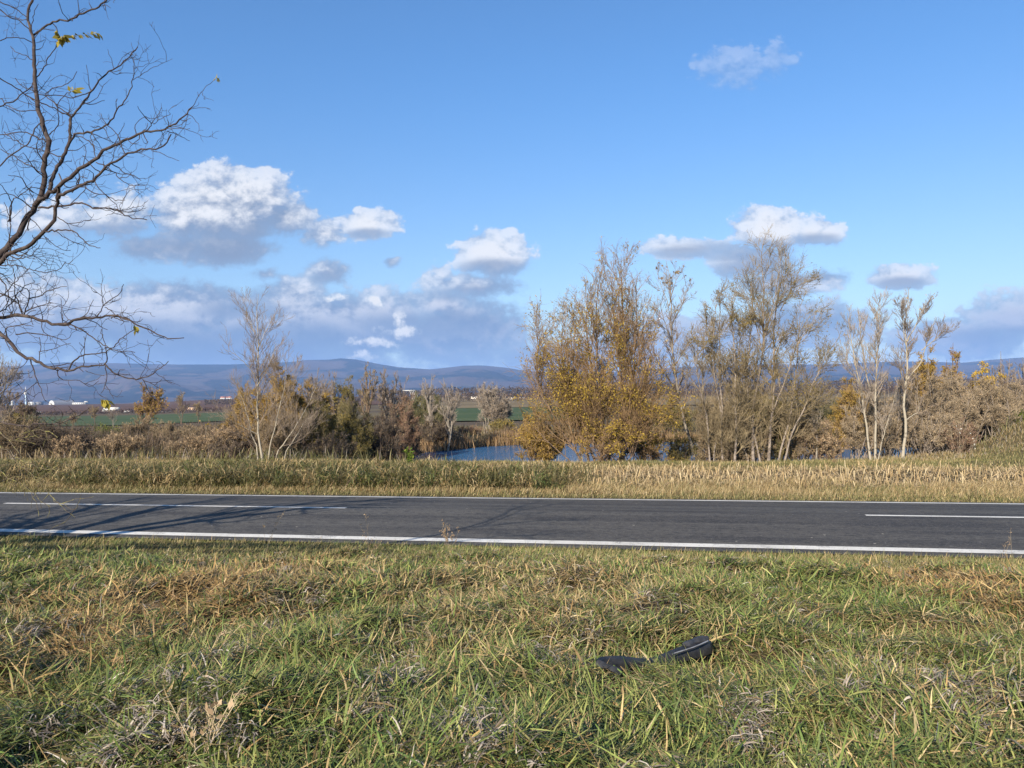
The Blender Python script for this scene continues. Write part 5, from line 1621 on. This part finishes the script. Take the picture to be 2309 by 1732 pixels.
for k, (px, py, Y, tp, lab) in enumerate([(470, 1455, 6.3, 1395, 'bleached dead stem bundle lying toward the left of the near grass'), (620, 1330, 9.3, 1262, 'long pale straw stalks leaning over the dry patch left of centre'), (455, 1700, 3.7, 1560, 'pale broken stem standing in the grey tuft at the bottom left')]):
    stalk(lab, px, py, Y, tp, 7, .7 if k < 2 else .25, m_bark('straw_stem', (.46, .38, .24), (.36, .28, .17), 6.), LF_TAN, nl=24, size=.05, name='dead_stalk', seed=20 + k, r=.0035)

# ------------------------------------------------------------------ black plastic debris in the grass
PLAST = m_simple('black_plastic', (.012, .012, .014), (.03, .028, .026), 9., .5, .3)
PLAST2 = m_simple('scuffed_plastic', (.05, .05, .053), (.028, .028, .03), 14., .5, .3)


def shell(path, prof, name, mat, parent, th=.006, **props):
    """a bent strip of moulded plastic: profile (side, height) swept along path"""
    P = spline(path, 22); T = nrm(np.gradient(P, axis=0)); sdv = nrm(np.cross(T, [0, 0, 1.])); upv = np.cross(sdv, T)
    k = np.linspace(0, 1, 22)
    sc_ = np.interp(k, [0, .06, .2, .45, .7, .94, 1], [.25, .55, .62, .4, .65, .72, .5])
    pr = np.array(prof)
    lay = []
    for o_ in (0, -th):
        lay.append(P[:, None] + sdv[:, None] * pr[None, :, :1] * sc_[:, None, None] + upv[:, None] * (pr[None, :, 1:] * sc_[:, None, None] + o_))
    m_ = len(pr)
    ring = np.concatenate([lay[0], lay[1][:, ::-1]], 1)
    idx_ = np.arange(22 * 2 * m_).reshape(22, 2 * m_)
    nx = np.roll(idx_, -1, 1)
    q = np.stack([idx_[:-1], nx[:-1], nx[1:], idx_[1:]], -1).reshape(-1, 4)
    caps = np.array([[idx_[e, j], idx_[e, j + 1], idx_[e, 2 * m_ - 2 - j], idx_[e, 2 * m_ - 1 - j]] for e in (0, 21) for j in range(m_ - 1)])
    return obj(name, mesh_np(name, ring, [q, caps], mat), parent, **props)


xa, ya = hit(1345, 1530); xb, yb = hit(1600, 1500)
DB = np.array([(xa + xb) / 2, (ya + yb) / 2, 0]); DB[2] = gz(DB[0], DB[1])
deb = thing('bumper_fragment', 'broken black plastic car bumper piece half sunk in the green grass', 'car part', DB)
A0 = np.array([xa, ya, gz(xa, ya) + .115]) - DB; B0 = np.array([xb, yb, gz(xb, yb) + .15]) - DB
MIDP = (A0 + B0) / 2 + np.array([-.05, -.05, -.05])
shell([A0, A0 * .6 + MIDP * .4 + np.array([0, -.02, .01]), MIDP, B0 * .6 + MIDP * .4, B0], [(-.11, -.05), (-.10, .02), (-.06, .045), (.0, .05), (.05, .03), (.075, -.02), (.085, -.07)], 'shell', PLAST, deb)
shell([MIDP * .7 + B0 * .3 + np.array([0, -.085, .045]), MIDP * .3 + B0 * .7 + np.array([0, -.085, .05]), B0 + np.array([-.02, -.075, .055])], [(-.008, 0), (0, .006), (.008, 0)], 'trim_strip', m_simple('pale_trim', (.26, .26, .27), (.16, .16, .16), 20., .4, .4), deb)
shell([MIDP * .45 + B0 * .55 + np.array([0, .03, .035]), MIDP * .2 + B0 * .8 + np.array([0, .04, .05]), B0 + np.array([-.01, .03, .04])], [(-.05, -.03), (-.045, .02), (.03, .03), (.05, -.03)], 'bracket', PLAST2, deb)
shell([A0 + np.array([-.01, -.02, .02]), A0 * .85 + MIDP * .15 + np.array([.0, -.06, .0]), A0 * .62 + MIDP * .38 + np.array([0, -.09, -.03])], [(-.07, -.04), (-.05, .015), (.03, .02), (.06, -.04)], 'end_cap', PLAST2, deb)

# ------------------------------------------------------------------ far buildings and traffic
WHT = m_simple('white_render', (.50, .50, .48), (.42, .42, .40), .3, .7, .2)
GRY = m_simple('grey_sheet', (.20, .20, .21), (.15, .15, .16), .2, .5, .3)
GLS = m_simple('dark_glass', (.03, .035, .04), (.05, .055, .06), .5, .15, .5)
RUB = m_simple('tyre_rubber', (.02, .02, .02), (.03, .03, .03), 5., .9, .1)
TIL = m_simple('clay_tiles', (.34, .15, .09), (.26, .11, .07), .6, .85, .1)
BLU = m_simple('pale_blue_paint', (.45, .58, .68), (.40, .52, .62), .3, .6, .2)
DRK = m_simple('dark_steel', (.08, .085, .09), (.06, .06, .065), 1., .6, .3)


def spot(px, Y):
    X = ray(px, 900)[0] * Y
    return np.array([X, Y, gz(X, Y)])


B = spot(58, 1960)
o = thing('water_tower', 'slender white water tower with a round tank, on the far plain at left', 'water tower', B)
MB().lathe((0, 0, 0), [(2.4, 0), (1.7, 3), (1.35, 14), (1.3, 27)], 16).build('shaft', BLU, o, True)
MB().lathe((0, 0, 0), [(1.3, 26), (2.6, 27.2), (3.9, 29.5), (4.3, 31.5), (3.9, 33.4), (2.4, 35), (.9, 35.8), (0, 35.9)], 20).build('tank', WHT, o, True)
MB().lathe((0, 0, 0), [(.55, 35.6), (.5, 42), (1.3, 42.4), (1.3, 44), (.4, 44.6), (.3, 48), (0, 48.2)], 10).build('mast', WHT, o, True)
B = spot(28, 1960)
o = thing('silo', 'small round white tank left of the water tower', 'silo', B)
MB().lathe((0, 0, 0), [(3.6, 0), (3.6, 9), (3.3, 10.5), (1.5, 12), (0, 12.3)], 16).build('body', WHT, o, True)
MB().lathe((0, 0, 0), [(.5, 12.1), (.5, 13.2), (0, 13.3)], 8).build('vent', GRY, o, True)
B = spot(139, 1950)
o = thing('arched_hall', 'white-ended round-roofed hall on the far plain', 'hall', B)
ar = np.linspace(0, math.pi, 15)
prof = np.stack([15.5 * np.cos(ar), 11.5 * np.sin(ar)], -1)
rz = math.radians(-36)
cs, sn = math.cos(rz), math.sin(rz)


def rot2(v): v = np.asarray(v, float); return np.stack([v[:, 0] * cs - v[:, 1] * sn, v[:, 0] * sn + v[:, 1] * cs, v[:, 2]], -1)


fr_ = rot2(np.stack([prof[:, 0], np.full(15, -24.), prof[:, 1]], -1)); bk_ = rot2(np.stack([prof[:, 0], np.full(15, 24.), prof[:, 1]], -1))
b_ = MB().add(np.vstack([fr_, bk_]), [[k, k + 1, k + 16, k + 15] for k in range(14)]); b_.build('roof', GRY, o, True)
b_ = MB().add(np.vstack([rot2([[0, -24.1, 0]]), rot2(np.stack([prof[:, 0], np.full(15, -24.1), prof[:, 1]], -1))]), None, [[0, k + 1, k + 2] for k in range(14)]); b_.build('end_wall', WHT, o)
b_ = MB().add(np.vstack([rot2([[0, 24.1, 0]]), rot2(np.stack([prof[:, 0], np.full(15, 24.1), prof[:, 1]], -1))]), None, [[0, k + 2, k + 1] for k in range(14)]); b_.build('end_wall', WHT, o)
B2 = rot2([[0, -24.2, 2.2]])[0]
MB().box(B2, (5, .3, 4.4), rz).build('door', GRY, o)


def house(px, Y, w_, d_, h_, rh, label, wall, roof, rz_=0.2, name='house', win=3, group=None):
    B = spot(px, Y)
    o = thing(name, label, 'building', B, group)
    cs_, sn_ = math.cos(rz_), math.sin(rz_)
    Rm = np.array([[cs_, -sn_, 0], [sn_, cs_, 0], [0, 0, 1]])
    MB().box((0, 0, h_ / 2 - .5), (w_, d_, h_ + 1), rz_).build('wall', wall, o)
    e = .4
    v = np.array([[-w_ / 2 - e, -d_ / 2 - e, h_], [w_ / 2 + e, -d_ / 2 - e, h_], [w_ / 2 + e, d_ / 2 + e, h_], [-w_ / 2 - e, d_ / 2 + e, h_], [-w_ / 2 - e, 0, h_ + rh], [w_ / 2 + e, 0, h_ + rh]]) @ Rm.T
    MB().add(v, [[0, 1, 5, 4], [2, 3, 4, 5], [0, 3, 2, 1]], [[0, 4, 3], [1, 2, 5]]).build('roof', roof, o)
    for k in range(win):
        c = Rm @ np.array([(k + .5) / win * w_ - w_ / 2, -d_ / 2 - .03, h_ * .55])
        MB().box(c, (w_ / win * .35, .12, h_ * .4), rz_).build('window', GLS, o)


GH = 'white buildings on the far plain'
house(72, 1965, 14, 10, 4, 5, 'small white gabled building beside the water tower', WHT, WHT, .3, 'gabled_hall', 2, GH)
house(84, 1985, 24, 12, 7, 2, 'grey shed behind the small white gabled building', GRY, GRY, .1, 'shed', 3, GH)
house(180, 1960, 32, 12, 5, 1.2, 'long low white building right of the round-roofed hall', WHT, GRY, .0, 'warehouse', 6, GH)
house(195, 1970, 8, 8, 8, 1, 'small white cube-like building at the end of the long low one', WHT, GRY, .1, 'warehouse', 2, GH)
GV = 'village houses at the foot of the hills'
for k, (px, Y, w_) in enumerate([(503, 2600, 16), (511, 2650, 20), (519, 2620, 12)]):
    house(px, Y, w_, 10, 9, 5, ('white village house, first of three left of the white-stemmed tree', 'widest pale village house, in the middle of three', 'smallest pale village house, last of three before the white-stemmed tree')[k], WHT, TIL, .2 * k, 'house', 3, GV)
# pale distant specks on the slopes
PALE_SHED = m_simple('weathered_sheet', (.50, .45, .38), (.42, .38, .32), .5, .8, .2)
GD = 'farm sheds in the right-hand fields'
house(1166, 800, 17, 6, 1.6, .9, 'low block for a pale bare patch in the tan field left of the golden willow', PALE_SHED, PALE_SHED, .05, 'shed', 1, GD)  # low block standing in for a pale patch of bare ground
house(1073, 1000, 14, 6, 2.0, 1.2, 'small pale shed in the dark skyline woods', PALE_SHED, PALE_SHED, .05, 'shed', 1, GD)

# white steel frame beyond the thicket
P0 = at(916, 881, 300.); o = thing('steel_frame', 'white steel frame with slanting legs rising above the left-hand thicket', 'steel structure', (P0[0], 300., gz(P0[0], 300.)))
bz_ = np.array([P0[0], 300., gz(P0[0], 300.)])
tl = at(908, 880, 300.) - bz_; tr = at(936, 881, 300.) - bz_
b_ = MB()
b_.box((tl + tr) / 2 + np.array([0, .6, 0]), (np.linalg.norm(tr - tl), 1.2, .25)); b_.build('deck', WHT, o)
for k in range(4):
    a_ = at(924 + 4 * k, 882, 300.) - bz_; e_ = at(934 + 4 * k, 908, 300.) - bz_; e_[2] = 0; 
    e_[0] = a_[0] + (e_[0] - a_[0]) * (a_[2]) / max(.1, a_[2] - (at(934, 908, 300.) - bz_)[2])
    MB().bar(a_ + np.array([0, .5 * (k % 2), 0]), e_, .085).build('leg', WHT, o)
for k in range(3):
    hgt = a_[2] * (.35 + .2 * k)
    f_ = (a_[2] - hgt) / a_[2]
    xs = a_[0] + (e_[0] - a_[0]) * f_
    MB().bar((xs - 2.2, .2, hgt), (xs + .1, .2, hgt), .04).build('rung', WHT, o)

# truck and cars on the far road


def wheel(o, c, r=.5, wd=.3):
    wb = MB().lathe(c, [(0, -wd / 2), (r * .9, -wd / 2), (r, -wd / 3), (r, wd / 3), (r * .9, wd / 2), (0, wd / 2)], 14, 'y').build('wheel', RUB, o, True)
    MB().lathe(np.array(c) + np.array([0, -wd * .52, 0]), [(0, -.01), (r * .55, -.01), (r * .55, .01), (0, .01)], 12, 'y').build('rim', GRY, wb)


B = spot(251, 539)
B[2] += .45
o = thing('truck', 'white box truck on the pale far road', 'truck', B)
MB().box((.9, 0, 2.35), (8.8, 2.5, 2.75)).build('cargo_box', WHT, o)
v = np.array([[-5.7, z] for z in (0,)])
cab = [(-5.7, .6), (-3.7, .6), (-3.7, 3.2), (-4.9, 3.2), (-5.5, 2.0), (-5.7, 1.9)]
vv = np.array([[x, -1.2, z] for x, z in cab] + [[x, 1.2, z] for x, z in cab])
MB().add(vv, [[k, (k + 1) % 6, (k + 1) % 6 + 6, k + 6] for k in range(6)] + [[0, 3, 2, 1], [0, 5, 4, 3], [6, 7, 8, 9], [6, 9, 10, 11]]).build('cab', WHT, o)
MB().box((-4.75, -1.22, 2.35), (.9, .06, .75)).build('window', GLS, o)
MB().box((.2, 0, .8), (9.2, 1.0, .3)).build('chassis', DRK, o)
for x in (-4.6, 2.6, 3.8):
    for y in (-1.1, 1.1): wheel(o, (x, y, .5))


def car(px, label, paint, van=False):
    B = spot(px, 539); B[2] += .45
    o = thing('van' if van else 'car', label, 'van' if van else 'car', B, 'cars on the far road')
    if van: pr = [(-2.3, .4), (2.3, .4), (2.3, 1.9), (2.1, 2.1), (-1.2, 2.1), (-1.8, 1.25), (-2.3, 1.1)]
    else: pr = [(-2.2, .35), (2.2, .35), (2.2, .85), (1.7, .95), (1.1, 1.45), (-.5, 1.45), (-1.2, .95), (-2.1, .8)]
    m_ = len(pr)
    vv = np.array([[x, -.85, z] for x, z in pr] + [[x, .85, z] for x, z in pr])
    me = bpy.data.meshes.new('body')
    me.from_pydata([tuple(p_) for p_ in vv], [], [[k, (k + 1) % m_, (k + 1) % m_ + m_, k + m_] for k in range(m_)] + [list(range(m_))[::-1], list(range(m_, 2 * m_))])
    me.materials.append(paint); me.update()
    obj('body', me, o)
    MB().box((.2 if not van else -.4, -.86, 1.2 if not van else 1.6), (1.5, .05, .36)).build('window', GLS, o)
    for x in (-1.4, 1.4):
        for y in (-.8, .8): wheel(o, (x, y, .33), .33, .22)


car(88, 'white car at the left end of the pale far road', WHT)
car(285, 'white car just right of the white box truck', WHT)
car(430, 'beige van alone on the pale far road near the yellow bush', m_simple('beige_paint', (.62, .42, .26), (.55, .37, .22), .5, .4, .4), True)
